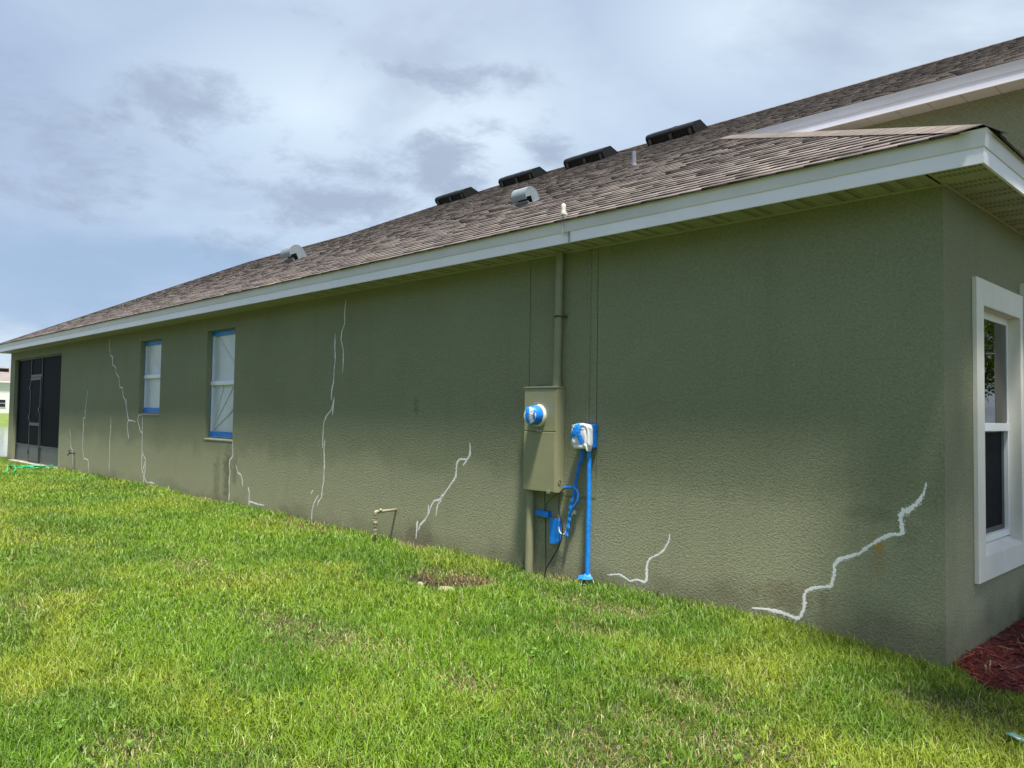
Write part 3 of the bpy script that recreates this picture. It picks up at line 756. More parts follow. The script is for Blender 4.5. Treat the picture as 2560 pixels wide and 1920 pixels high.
# ------------------------------------------------------------------ masked windows
def masked_window(x0, x1, z0, z1, zrail, label, seed, creases):
    yb = 0.085
    bm = bmesh.new()
    f = .035
    box(bm, x0, x0+f, yb, yb+.05, z0, z1, .003); box(bm, x1-f, x1, yb, yb+.05, z0, z1, .003)
    box(bm, x0+f, x1-f, yb, yb+.05, z1-f, z1, .003); box(bm, x0+f, x1-f, yb, yb+.05, z0+.03, z0+.03+f, .003)
    fr = obj('window', bm, M_VINYL, house); fr['label'] = label
    # film, tented over the frame and rail, with tension creases
    nu, nv = 170, 260
    U, Vv = np.meshgrid(np.linspace(0, 1, nu), np.linspace(0, 1, nv))
    a0, a1, c0, c1 = x0+.012, x1-.012, z0+.05, z1-.012
    dpt = 0.010*(fbm(U*3+seed, Vv*5, seed, 3)-.5)
    tent = np.clip(np.minimum(np.minimum(U, 1-U)/.06, np.minimum(Vv, 1-Vv)/.03), 0, 1)
    zz = c0+(c1-c0)*Vv
    rail = np.exp(-((zz-zrail)/.05)**2)
    dep = yb-.004 + .022*tent*(1-rail) + dpt*tent
    for (ua, va, ub, vb, amp, wd) in creases:
        dx_, dz_ = (ub-ua)*(a1-a0), (vb-va)*(c1-c0); ln = math.hypot(dx_, dz_)
        px, pz = (U-ua)*(a1-a0), (Vv-va)*(c1-c0)
        t = np.clip((px*dx_+pz*dz_)/ln**2, 0, 1); s = (px*dz_-pz*dx_)/ln
        inside = ((px*dx_+pz*dz_)/ln**2 > -.02) & ((px*dx_+pz*dz_)/ln**2 < 1.02)
        dep = dep + amp*np.exp(-(s/wd)**2)*inside*(0.5+.5*t)
    Vt = np.stack([(a0+(a1-a0)*U).ravel(), dep.ravel(), zz.ravel()], 1)
    i0 = (np.arange(nv-1)[:, None]*nu+np.arange(nu-1)[None, :]).ravel()
    Fq = np.stack([i0, i0+1, i0+1+nu, i0+nu], 1)
    np_mesh('plastic_film', Vt, Fq.ravel(), np.full(len(Fq), 4), mat=M_SHEET, smooth=True, parent=fr)
    obj('meeting_rail', mkbox(x0+.014, x1-.010, yb-.020, yb+.012, zrail-.030, zrail+.030, .006), M_VINYL, fr)
    bm = bmesh.new()
    box(bm, x0+.002, x1-.002, yb-.010, yb-.005, z1-.075, z1-.004); obj('masking_tape', bm, M_TAPE, fr)
    bm = bmesh.new(); box(bm, x0+.002, x1-.002, yb-.010, yb-.005, z0+.038, z0+.115); obj('masking_tape', bm, M_TAPE, fr)
    bm = bmesh.new(); box(bm, x0+.001, x0+.006, yb-.009, yb-.0045, z0+.10, z1-.07); obj('masking_tape', bm, M_TAPE, fr)
    # sloped stucco sill
    bm = bmesh.new()
    pr = [(-.006, z0+.004), (.13, z0+.032), (.13, z0-.004), (-.006, z0-.012)]
    A = [bm.verts.new((x0, y, z)) for y, z in pr]; B = [bm.verts.new((x1, y, z)) for y, z in pr]
    for k in range(4): bm.faces.new((A[k], A[(k+1) % 4], B[(k+1) % 4], B[k]))
    bm.faces.new(A); bm.faces.new(B[::-1])
    obj('sill', bm, M_SILL, fr)
    obj('reveal_backing', mkbox(x0, x1, .129, .14, z0, z1), M_DARKROOM, fr)
M_SILL = paint('pale_stucco_sill', (0.34, 0.33, 0.24), 0.85, 0.12, 14, 0.3, 60)
masked_window(-12.865, -11.940, 1.375, 2.645, 2.025, 'smaller masked window, film creased at right of its rail', 3,
              [(.55, .68, .98, .40, -.014, .012), (.1, .97, .2, .6, -.006, .02), (.9, .98, .75, .7, .006, .02)])
masked_window(-10.165, -9.245, 1.030, 2.645, 1.862, 'taller masked window, film with dark folds fanning from its lower corner', 4,
              [(.04, .06, .45, .50, .036, .007), (.06, .08, .85, .50, .036, .007), (.08, .05, 1.0, .30, .032, .008), (.05, .1, .22, .5, .026, .008),
               (.6, .18, 1.0, .36, .02, .008), (.12, .97, .8, .68, .012, .012), (.98, .95, .85, .7, .012, .012), (.03, .9, .05, .5, .016, .012)])

# ------------------------------------------------------------------ white framed windows round the corner
def side_window(y0, y1, oy0, oy1, xo, label, z_top):
    z0, z1 = 0.575, 2.205; tz0, tz1 = .417, z_top
    bm = bmesh.new()
    box(bm, .001, xo, y0, oy0, tz0, tz1, .003); box(bm, .001, xo, oy1, y1, tz0, tz1, .003)
    box(bm, .001, xo, oy0, oy1, z1, tz1, .003); box(bm, .001, xo, oy0, oy1, tz0, z0, .003)
    t = obj('window', bm, M_TRIM, house); t['label'] = label
    bm = bmesh.new(); e = .004
    box(bm, -.10, xo-.002, oy1-e, oy1+.02, z0, z1); box(bm, -.10, xo-.002, oy0-.02, oy0+e, z0, z1); box(bm, -.10, xo-.002, oy0+e, oy1-e, z1-e, z1+.02)
    obj('jamb', bm, M_TRIM, t)
    bm = bmesh.new()
    pr = [(xo-.002, z0+.004), (-.10, z0+.055), (-.10, z0-.02), (xo-.002, z0-.02)]
    A = [bm.verts.new((x, oy0+e, z)) for x, z in pr]; B = [bm.verts.new((x, oy1-e, z)) for x, z in pr]
    for k in range(4): bm.faces.new((A[k], A[(k+1) % 4], B[(k+1) % 4], B[k]))
    bm.faces.new(A); bm.faces.new(B[::-1]); obj('sill', bm, M_TRIM, t)
    bm = bmesh.new(); xf = -.052
    a, b_ = oy0+.005, oy1-.005; f = .032
    box(bm, xf-.05, xf, a, a+f, z0+.05, z1-.005, .002); box(bm, xf-.05, xf, b_-f, b_, z0+.05, z1-.005, .002)
    box(bm, xf-.05, xf, a+f, b_-f, z1-.055, z1-.005, .002); box(bm, xf-.05, xf, a+f, b_-f, z0+.05, z0+.095, .002)
    obj('frame', bm, M_VINYL, t)
    obj('meeting_rail', mkbox(xf-.045, xf+.012, a+f, b_-f, 1.378, 1.435, .003), M_VINYL, t)
    obj('pane', mkbox(xf-.012, xf-.006, a+f, b_-f, 1.435, z1-.055), M_GLASS, t)
    obj('pane', mkbox(xf-.042, xf-.036, a+f, b_-f, z0+.095, 1.378), M_GLASS, t)
    bm = bmesh.new(); box(bm, xf-.034, xf-.026, b_-f-.06, b_-f, z0+.10, 1.37); box(bm, xf-.034, xf-.026, a+f, b_-f-.06, z0+.095, z0+.13)
    obj('screen_frame', bm, M_ALU, t)
    obj('insect_screen', mkbox(xf-.033, xf-.031, a+f, b_-f-.06, z0+.13, 1.37), M_MESH, t)
side_window(.545, 1.672, .70, 1.605, .028, 'white framed window nearest the corner', 2.372)
side_window(1.694, 2.90, 1.86, 2.72, .036, 'second white framed window, cut by the frame edge', 2.472)

# ------------------------------------------------------------------ screened porch opening
sx0, sx1, sz0, sz1 = -21.30, -17.45, 0.19, 2.66; yS = .09
scr = None
def bar(bm, x0, x1, z0, z1, y0=yS-.02, y1=yS+.03): box(bm, x0, x1, y0, y1, z0, z1, .003)
bm = bmesh.new(); fw_ = .028
bar(bm, sx0, sx0+fw_, sz0, sz1); bar(bm, sx1-fw_, sx1, sz0, sz1); bar(bm, sx0+fw_, sx1-fw_, sz1-fw_, sz1)
bar(bm, -20.10, -20.070, sz0, sz1-fw_); bar(bm, -19.175, -19.145, sz0, sz1-fw_)
bar(bm, sx0+fw_, -20.10, .56, .60); bar(bm, -19.145, sx1-fw_, .56, .60); bar(bm, -20.070, -19.175, 2.195, 2.255)
scr = obj('screen_wall', bm, M_ALU, house)
obj('kick_plate', mkbox(sx0+fw_, -20.10, yS-.004, yS+.004, sz0, .56), M_KICK, scr)
obj('kick_plate', mkbox(-19.145, sx1-fw_, yS-.004, yS+.004, sz0, .56), M_KICK, scr)
obj('screen_mesh', mkbox(sx0+fw_, -20.10, yS, yS+.003, .60, sz1-fw_), M_MESH, scr)
obj('screen_mesh', mkbox(-19.145, sx1-fw_, yS, yS+.003, .60, sz1-fw_), M_MESH, scr)
obj('screen_mesh', mkbox(-20.070, -19.175, yS, yS+.003, 2.255, sz1-fw_), M_MESH, scr)
bm = bmesh.new(); da, db = -20.055, -19.19
def dbar(x0, x1, z0, z1): box(bm, x0, x1, yS-.035, yS-.012, z0, z1, .003)
dbar(da, da+.036, .20, 2.185); dbar(db-.036, db, .20, 2.185); dbar(da+.036, db-.036, 2.125, 2.185); dbar(da+.036, db-.036, 1.055, 1.125); dbar(da+.036, db-.036, .20, .24)
dbar(da+.036, db-.036, .555, .60)
door = obj('screen_door', bm, M_ALU, house)
obj('screen_mesh', mkbox(da+.036, db-.036, yS-.026, yS-.022, 1.125, 2.125), M_MESH, door)
obj('screen_mesh', mkbox(da+.036, db-.036, yS-.026, yS-.022, .60, 1.055), M_MESH, door)
obj('kick_plate', mkbox(da+.036, db-.036, yS-.028, yS-.020, .24, .555), M_KICK, door)
bm = bmesh.new(); box(bm, db-.07, db-.005, yS-.055, yS-.036, 1.39, 1.47, .006); tube(bm, smooth_path([(db-.05, yS-.05, 1.37), (db-.06, yS-.085, 1.33), (db-.05, yS-.05, 1.24)], 4), .008, 8)
obj('handle', bm, M_DARKM, door)
for hz in (.42, 1.25, 1.95):
    obj('hinge', mkbox(da-.03, da+.012, yS-.05, yS-.036, hz-.055, hz+.055, .004), M_DARKM, door)
obj('porch_slab', mkbox(sx0-.02, sx1+.12, -.06, .16, -.05, .185, .01), M_SLAB, house)
bm = bmesh.new()
box(bm, sx0, sx1, 2.6, 2.62, .19, 2.8); box(bm, sx0, sx1, .17, 2.6, .17, .19)
obj('porch_interior', bm, M_DARKROOM, house)

# ------------------------------------------------------------------ things on the roof
COSL = 1/math.sqrt(1+SL*SL)
def slope_pt(x, y, u, h):
    """u up the slope and h off the slope from the point (x, y) on the roof"""
    yy = y+u*COSL
    return (x, yy-SL*COSL*h, zr(y)+.012+u*SL*COSL+COSL*h)
def extrude_profile(bm, prof, x0, x1, y):
    A = [bm.verts.new(slope_pt(x0, y, u, h)) for u, h in prof]; B = [bm.verts.new(slope_pt(x1, y, u, h)) for u, h in prof]
    n = len(prof)
    for k in range(n): bm.faces.new((A[k], A[(k+1) % n], B[(k+1) % n], B[k]))
    bm.faces.new(A[::-1]); bm.faces.new(B)
M_STRUT = paint('dark_grey_vent_strut', (0.045, 0.045, 0.048), 0.5, 0.2, 14)
def off_ridge_vent(x0, y, label):
    x1 = x0+.90
    t = thing('roof_vent', label, 'roof vent', (x0+.45, y, zr(y)), 'black slant back vents below the roof ridge')
    for (a, b_) in ((x0, x0+.44), (x0+.46, x1)):
        bm = bmesh.new()
        extrude_profile(bm, [(-.032, .105), (-.026, .130), (0, .158), (.05, .172), (.24, .172), (.42, .01), (.40, .0), (.22, .158), (.05, .158), (.01, .142), (-.014, .107)], a, b_, y)
        obj('hood', bm, M_RIDGEV, t)
    bm = bmesh.new(); extrude_profile(bm, [(-.037, .102), (-.030, .134), (0, .163), (.05, .177), (.24, .177), (.42, .014), (.24, .170), (.0, .152), (-.028, .106)], x0+.435, x0+.465, y)
    obj('seam_band', bm, M_RIDGEV, t)
    for (xa, xb) in ((x0, x0+.012), (x1-.012, x1)):
        bm = bmesh.new(); extrude_profile(bm, [(0, 0), (-.03, .08), (-.028, .11), (0, .148), (.05, .170), (.24, .170), (.42, .0)], xa+.001, xb-.001, y)
        obj('end_cap', bm, M_RIDGEV, t)
    bm = bmesh.new(); extrude_profile(bm, [(-.05, .0), (.44, .0), (.44, .006), (-.05, .006)], x0-.03, x1+.03, y); obj('flange', bm, M_RIDGEV, t)
    bm = bmesh.new()
    for k in range(30):
        xx = x0+.02+k*.029; extrude_profile(bm, [(.01, .004), (.03, .004), (.03, .13), (.01, .13)], xx, xx+.017, y)
    obj('louvre', bm, M_RIDGEL, t)
    for xx in (x0+.03, x0+.43, x1-.10):
        bm = bmesh.new(); extrude_profile(bm, [(-.012, .004), (.008, .004), (.004, .13), (-.016, .11)], xx, xx+.055, y)
        obj('strut', bm, M_STRUT, t)
RVY = [5.58, 5.56, 5.52, 5.46]
for (x0, y, lab) in zip((-6.17, -7.96, -9.62, -11.50), RVY,
        ('black slant back roof vent nearest the tall gable eave, largest in view', 'black slant back roof vent just left of the thin grey plumbing pipe',
         'black slant back roof vent above the nearer grey hood, third from the corner', 'black slant back roof vent farthest along the ridge, smallest of the row')):
    off_ridge_vent(x0, y, lab)
def hood_vent(x0, y, w_, s, label):
    t = thing('exhaust_hood', label, 'roof vent', (x0+w_/2, y, zr(y)), 'grey curved exhaust hoods low on the roof')
    # half drum over an open throat facing down the slope
    arc = [(s*(.50-.52*math.cos(a)), s*(.42+.50*math.sin(a))) for a in np.linspace(-.12, math.pi*.5, 12)]
    arc += [(s*(.50+.60*math.sin(a)), s*(.92*math.cos(a)**.8)) for a in np.linspace(.12, math.pi/2-.001, 12)]
    top = arc; under = [(u*.94+s*.03, h-.012 if h > .02 else h) for u, h in arc[::-1]]
    bm = bmesh.new(); extrude_profile(bm, top+under, x0, x0+w_, y); obj('drum', bm, M_GALV, t, smooth=False)
    for xa in (x0, x0+w_-.006):
        bm = bmesh.new(); extrude_profile(bm, [(s*.44, 0), (s*.44, s*.40)]+[(u, h-.002) for u, h in arc[1:]], xa+.001, xa+.005, y); obj('side_plate', bm, M_GALV, t)
    bm = bmesh.new(); extrude_profile(bm, [(s*.14, 0), (s*.08, s*.20), (s*.11, s*.20), (s*.2, 0)], x0+.008, x0+w_-.008, y); obj('front_lip', bm, M_GALV, t)
    bm = bmesh.new(); extrude_profile(bm, [(s*.45, 0.002), (s*.45, s*.6), (s*.5, s*.6), (s*.5, .002)], x0+.008, x0+w_-.008, y); obj('throat', bm, M_RIDGEL, t)
    bm = bmesh.new(); extrude_profile(bm, [(0.0, 0), (s*1.12, 0), (s*1.12, .003), (0.0, .003)], x0-.01, x0+w_+.01, y); obj('flange', bm, M_GALV, t)
hood_vent(-5.13, 1.46, .24, .20, 'grey curved exhaust hood on the shingles, nearer one below the ridge vents')
hood_vent(-11.10, 1.72, .32, .27, 'grey curved exhaust hood near the far hip, standing on the skyline')
pv = thing('plumbing_vent', 'thin grey pipe standing out of the brown shingles', 'vent pipe', (-4.41, 2.843, zr(2.843)))
bm = bmesh.new(); tube(bm, [(-4.41, 2.843, zr(2.843)-.05), (-4.41, 2.843, zr(2.843)+.185)], .029, 16, True); obj('pipe', bm, M_PVC, pv, smooth=False)
bm = bmesh.new(); lathe(bm, (-4.41, 2.843, zr(2.843)), (0, -SL*COSL, COSL), [(-.01, .045), (.012, .042), (.03, .035), (.04, .032)], 20); obj('boot', bm, M_PVC, pv)

rs = thing('rain_sensor', 'small cream rain sensor on a bent metal bracket at the eave', 'rain sensor', (-2.72, -.31, 2.9))
bm = bmesh.new(); box(bm, -2.707, -2.688, -.3025, -.2990, 2.852, 2.93); box(bm, -2.755, -2.688, -.3225, -.3030, 2.930, 2.934)
tube(bm, [(-2.745, -.325, 2.925), (-2.743, -.326, 3.09)], .006, 8); obj('bracket', bm, M_STEEL, rs)
bm = bmesh.new(); lathe(bm, (-2.738, -.326, 3.075), (0, 0, 1), [(0, .017), (.004, .022), (.028, .022), (.032, .018), (.036, .019), (.075, .020), (.085, .016), (.090, .010), (.092, .006)], 20); box(bm, -2.745, -2.705, -.338, -.314, 3.070, 3.088, .003); obj('body', bm, M_CREAM, rs)
bm = bmesh.new(); tube(bm, smooth_path([(-2.72, -.33, 3.075), (-2.712, -.332, 3.05), (-2.722, -.331, 3.035)], 4), .003, 6); obj('lead', bm, M_GREYW, rs)

# ------------------------------------------------------------------ electric meter cabinet
G = lambda x, y: float(ground_z(x, y))
mb = thing('meter_cabinet', 'tall olive painted electric meter cabinet with conduits above and below', 'meter box', (-3.17, -.06, G(-3.17, -.06)))
bx0, bx1, by, bz0, bz1 = -3.357, -2.985, -.118, .792, 1.690
bm = bmesh.new()
box(bm, bx0, bx1, by+.012, -.001, bz0, bz1-.012, .004); obj('enclosure', bm, M_BOX, mb)
bm = bmesh.new(); box(bm, bx0-.004, bx1+.004, by-.006, -.001, bz1-.012, bz1+.003, .004)
obj('top_flange', bm, M_BOX, mb)
bm = bmesh.new(); box(bm, bx0+.002, bx1-.002, by, by+.0115, 1.309, bz1-.014, .004); obj('upper_cover', bm, M_BOX, mb)
bm = bmesh.new(); box(bm, bx0+.002, bx1-.002, by-.003, by+.0115, bz0+.004, 1.303, .005); obj('lower_cover', bm, M_BOX, mb)
bm = bmesh.new(); box(bm, bx1-.085, bx1-.05, by-.010, by-.0035, bz0-.012, bz0+.018, .003); box(bm, bx1-.065, bx1-.045, by-.016, by-.011, bz0-.006, bz0+.022, .003); obj('hasp', bm, M_STEEL, mb)
bm = bmesh.new(); tube(bm, [(-3.20, by-.012, 1.316), (-3.135, by-.014, 1.309)], .007, 8); box(bm, -3.178, -3.160, by-.022, by-.004, 1.300, 1.318, .003); obj('seal', bm, M_STEEL, mb)
bm = bmesh.new(); lathe(bm, (bx1, -.06, .875), (1, 0, 0), [(.0005, .026), (.0025, .026), (.0025, .021), (.0005, .021)], 24); lathe(bm, (bx1, -.06, .875), (1, 0, 0), [(.0005, .013), (.002, .013), (.002, .002)], 24); obj('knockout', bm, M_BOX, mb)
mcx, mcz = -3.186, 1.444
bm = bmesh.new(); lathe(bm, (mcx, by, mcz), (0, -1, 0), [(-.004, .097), (.010, .097), (.022, .094), (.026, .088), (.026, .05)], 40); ring = obj('meter_ring', bm, M_CREAM, mb, smooth=False)
bm = bmesh.new(); box(bm, mcx-.020, mcx+.012, by-.026, by-.006, mcz+.094, mcz+.112, .003); box(bm, mcx-.035, mcx-.021, by-.030, by-.008, mcz+.090, mcz+.108, .002); obj('ring_clamp', bm, M_STEEL, ring)
# taped and film wrapped meter: drum with bands of tape and torn film on its face
def crumple_disc(bm, c, r, d0, seed, inner=0.0, bulge=.010):
    rr = np.random.default_rng(seed); rings = []
    for i in range(9):
        q = r*(1-i/9.0); rings.append([bm.verts.new((c[0]+q*math.cos(a)*(1+rr.uniform(-.02, .02)), c[1]-d0-bulge*math.sin(math.pi/2*i/9)-rr.uniform(0, .006), c[2]+q*math.sin(a)*(1+rr.uniform(-.02, .02)))) for a in np.linspace(0, 2*math.pi, 41)[:-1]])
    for i in range(8):
        for k in range(40): bm.faces.new((rings[i][k], rings[i][(k+1) % 40], rings[i+1][(k+1) % 40], rings[i+1][k]))
    bm.faces.new(rings[-1])
bm = bmesh.new(); lathe(bm, (mcx, by-.024, mcz), (0, -1, 0), [(0, .082), (.02, .083), (.045, .081), (.070, .078), (.080, .071)], 48, .0015)
obj('taped_meter', bm, M_TAPED, mb, smooth=True)
bm = bmesh.new(); crumple_disc(bm, (mcx, by-.024, mcz), .072, .078, 3); obj('film_face', bm, M_BAG, mb, smooth=True)
def tape_strip(bm, pts, wd, off=(0, -1, 0), th=.0012, jit=.004):
    """strip of tape along pts (x,y,z), width in the x-z plane, with crinkled edges"""
    P = [Vector(p) for p in pts]; rows = []
    for i, p in enumerate(P):
        t = (P[min(i+1, len(P)-1)]-P[max(i-1, 0)]).normalized(); n = t.cross(Vector(off)).normalized()
        wv = wd[i] if isinstance(wd, (list, tuple)) else wd
        rows.append([bm.verts.new(p+n*wv*.5*(1+random.uniform(-.1, .1)) + Vector(off)*random.uniform(0, jit)), bm.verts.new(p+Vector(off)*(th+random.uniform(0, jit))), bm.verts.new(p-n*wv*.5*(1+random.uniform(-.1, .1))+Vector(off)*random.uniform(0, jit))])
    for i in range(len(rows)-1):
        for k in range(2): bm.faces.new((rows[i][k], rows[i][k+1], rows[i+1][k+1], rows[i+1][k]))
yf = by-.024-.094
bm = bmesh.new()
tape_strip(bm, [(mcx-.020+.004*math.sin(k), yf+.014*abs(k/6-1)**2.2, mcz+.071*(k/6-1)) for k in range(13)], .040, jit=.002)
tape_strip(bm, [(mcx+.056+.002*math.sin(k), yf+.004+.010*abs(k/5-1)**2, mcz+.045*(k/5-1)) for k in range(11)], .022, jit=.002)
obj('tape_band', bm, M_TAPE, mb)
# conduits
bm = bmesh.new(); tube(bm, [(-3.040, -.045, bz1), (-3.022, -.045, 2.853)], .034, 20); obj('conduit', bm, M_PIPE, mb, smooth=False)
bm = bmesh.new(); lathe(bm, (-3.040, -.045, bz1+.003), (0, 0, 1), [(0, .043), (.008, .043), (.010, .038), (.055, .038), (.057, .034)], 24); obj('hub', bm, M_PIPE, mb)
bm = bmesh.new()
tube(bm, [(-3.0306+.0365*math.cos(a), -.045+.0365*math.sin(a), 2.295) for a in np.linspace(-math.pi, 0, 14)], .008, 6)
box(bm, -3.092, -3.067, -.030, -.001, 2.285, 2.305, .002); box(bm, -2.994, -2.968, -.030, -.001, 2.285, 2.305, .002); lathe(bm, (-3.082, -.03, 2.295), (0, -1, 0), [(0, .010), (.010, .009)], 8); lathe(bm, (-2.978, -.03, 2.295), (0, -1, 0), [(0, .008), (.008, .007)], 8)
obj('pipe_strap', bm, M_DARKM, mb)
bm = bmesh.new(); tube(bm, [(-3.325, -.055, bz0+.002), (-3.338, -.055, G(-3.34, -.055)-.05)], .037, 20); obj('conduit', bm, M_PIPE, mb, smooth=False)

# ------------------------------------------------------------------ taped telephone box and its cables
tb = thing('telephone_box', 'small utility box wrapped in white film and blue tape', 'utility box', (-2.70, -.05, 1.18))
tx0, tx1, ty, tz0, tz1 = -2.795, -2.622, -.105, 1.180, 1.378
bm = bmesh.new(); box(bm, tx0+.012, tx1, ty+.035, -.001, tz0, tz1-.002, .012); obj('box_body', bm, M_TAPED, tb)
# loose film bag over the front: rounded, lumpy shell with a hanging tail
bm = bmesh.new()
bmesh.ops.create_uvsphere(bm, u_segments=56, v_segments=40, radius=1.0)
cx, cz, hx, hz = (tx0+tx1)/2-.006, (tz0+tz1)/2-.002, .108, .112
for v in bm.verts:
    p = v.co; pw = .42
    sx = math.copysign(abs(p.x)**pw, p.x); sz_ = math.copysign(abs(p.z)**pw, p.z); sy = math.copysign(abs(p.y)**.55, p.y)
    n1 = float(fbm(np.array([p.x*3+9]), np.array([p.z*3+p.y*2+4]), 21, 3)[0])-.5
    x = cx+hx*sx*.90*(1+.10*n1); z = cz+hz*sz_*.93*(1+.12*n1); y = ty+.012-.045*(sy+.2)*(-1)*(-1) - .020*n1
    y = ty+.018 + .040*sy - .030*n1
    if p.z < -.55 and p.x > .15: z -= .030*max(0, 1-abs(p.x-.55)/.35)
    v.co = (x, y, z)
obj('film_bag', bm, M_BAG, tb, smooth=True)
bm = bmesh.new()
def on_bag(dx_, dz_):
    e = max(0.0, 1-max(abs(dx_)/(hx*.92), abs(dz_)/(hz*.95))**5)
    return (cx+dx_, ty+.018-.044*e**.6-.004, cz+dz_)
def lerp_path(ps, n=5):
    o_ = []
    for a, b_ in zip(ps[:-1], ps[1:]): o_ += [(a[0]+(b_[0]-a[0])*k/n, a[1]+(b_[1]-a[1])*k/n) for k in range(n)]
    return [on_bag(*p) for p in o_+[ps[-1]]]
tape_strip(bm, lerp_path([(-.020, .096), (-.034, .060), (-.058, .015), (-.088, -.032)]), .046, jit=.002)
tape_strip(bm, lerp_path([(.012, .098), (-.012, .070), (-.004, .020), (.018, -.020), (.044, -.058)]), .050, jit=.002)
obj('tape_strip', bm, M_TAPE, tb)
bm = bmesh.new()
tube(bm, smooth_path([(-2.745, -.045, 1.19), (-2.752, -.042, 1.12), (-2.785, -.040, 1.03), (-2.815, -.040, .92), (-2.826, -.040, .84)], 6), [.024]*6+[.022]*6+[.017]*6+[.014]*7, 12, True, .6)
obj('taped_cable', bm, M_TAPED, tb)
bm = bmesh.new()
tube(bm, smooth_path([(-2.826, -.040, .845), (-2.835, -.040, .79), (-2.862, -.042, .715), (-2.878, -.042, .645), (-2.880, -.042, .59), (-2.895, -.044, .51), (-2.912, -.044, .430)], 6), [.016+.004*math.sin(i*1.3) for i in range(37)], 10, True, .5)
tube(bm, smooth_path([(-2.935, -.05, .834), (-2.88, -.05, .848), (-2.830, -.05, .846), (-2.790, -.05, .815), (-2.784, -.05, .765), (-2.805, -.05, .715), (-2.845, -.05, .675), (-2.87, -.046, .63)], 5), .010, 10)
tube(bm, [(-2.94, -.05, .836), (-2.84, -.05, .850)], .012, 8)
obj('taped_cable', bm, M_TAPE, tb)
bp = thing('blue_pipe', 'straight riser pipe wrapped in bright blue tape, flaring at the grass', 'pipe', (-2.672, -.05, G(-2.67, -.05)))
zb = .115
bm = bmesh.new(); tube(bm, [(-2.669, -.05, 1.182), (-2.668, -.05, .70), (-2.671, -.051, .40), (-2.671, -.052, zb)], [.0185, .0185, .0195, .0195], 18); obj('pipe', bm, M_TAPE, bp, smooth=False)
bm = bmesh.new()
for (ang, ln, wd) in ((3.6, .075, .07), (5.2, .065, .06), (-.4, .06, .05), (4.5, .06, .05)):
    dx_, dy_ = math.cos(ang), math.sin(ang)
    tape_strip(bm, [(-2.671, -.055, zb+.05), (-2.671+dx_*.025, -.055+dy_*.025, zb+.022), (-2.671+dx_*ln, -.055+dy_*ln, zb+.004)], [.03, .045, wd], off=(-dy_*.2, -.3, .93), jit=.004)
obj('tape_flap', bm, M_TAPED, bp)
def taped_box(name, x0, x1, y0, z0, z1, label, flap):
    t = thing(name, label, 'taped box', ((x0+x1)/2, y0/2, z0))
    bm = bmesh.new(); box(bm, x0, x1, y0, -.001, z0, z1, .006)
    for v in bm.verts: v.co += Vector((random.uniform(-.002, .002), random.uniform(-.002, .002), random.uniform(-.002, .002)))
    obj('box_body', bm, M_TAPED, t)
    bm = bmesh.new()
    if flap:
        tape_strip(bm, [((x0+x1)/2-.008, y0-.002, z1+.012), ((x0+x1)/2-.004, y0-.003, (z0+z1)/2), ((x0+x1)/2-.012, y0-.003, z0-.022)], [.075, .078, .07], jit=.003)
        tape_strip(bm, [(x1-.014, y0-.001, z1+.006), (x1-.012, y0-.002, (z0+z1)/2), (x1-.014, y0-.002, z0-.012)], [.04, .04, .036], jit=.004)
    else:
        tape_strip(bm, [(x0-.004, y0-.001, (z0+z1)/2), ((x0+x1)/2, y0-.002, (z0+z1)/2+.002), (x1+.004, y0-.001, (z0+z1)/2)], [.048, .05, .05], jit=.003)
    obj('tape_strip', bm, M_TAPE, t)
taped_box('junction_box', -3.268, -3.125, -.045, .568, .618, 'small flat box taped blue, below the meter cabinet', False)
taped_box('outlet_box', -3.118, -3.012, -.034, .372, .556, 'upright box taped blue, hanging low between black cable and conduit', True)
bm = bmesh.new(); tube(bm, smooth_path([(-2.935, -.052, .834), (-2.965, -.07, .79), (-2.972, -.078, .70), (-2.966, -.08, .63), (-2.938, -.08, .56), (-2.925, -.08, .47), (-2.950, -.09, .36), (-3.02, -.10, .24), (-3.068, -.12, .15), (-3.07, -.14, G(-3.07, -.14)+.005)], 8), .0058, 8)
tag(obj('black_cable', bm, M_BLACK, None, (-2.97, -.08, .1), smooth=True), 'loose black cable hanging from the tape knot into the grass', 'cable')
bm = bmesh.new(); tube(bm, smooth_path([(-2.955, -.06, .80), (-3.02, -.05, .772), (-3.09, -.035, .74), (-3.15, -.025, .69), (-3.183, -.02, .615)], 6), .0032, 6)
tag(obj('green_wire', bm, M_GREENW, None, (-3.05, -.04, .6), smooth=True), 'thin green wire bending down to the flat blue taped box', 'wire')
bm = bmesh.new(); tube(bm, smooth_path([(-3.016, -.03, .50), (-3.00, -.034, .462), (-2.972, -.036, .444), (-2.93, -.04, .455), (-2.90, -.03, .56), (-2.865, -.02, .63)], 6), .006, 8)
box(bm, -2.858, -2.838, -.026, -.001, .618, .652, .003)
tag(obj('white_cable', bm, M_GREYW, None, (-2.95, -.03, .45), smooth=True), 'short white cable loop beside the upright blue taped box', 'cable')
bm = bmesh.new(); tube(bm, [(-2.715, -.006, 2.853), (-2.718, -.006, 2.1), (-2.724, -.008, 1.375)], .0058, 6)
tag(obj('wall_wire', bm, M_GASP, None, (-2.72, -.006, 1.4)), 'thin olive wire running up the wall from the film wrapped box', 'wire')
bm = bmesh.new(); tube(bm, [(-3.190, -.006, .57), (-3.188, -.006, .40), (-3.180, -.006, .20), (-3.178, -.008, .08)], .0035, 6)
tube(bm, [(-3.205, -.006, .79), (-3.198, -.006, .62)], .0025, 6)
tag(obj('ground_wire', bm, M_DARKM, None, (-3.19, -.006, .1)), 'thin dark ground wire below the flat blue taped box', 'wire')

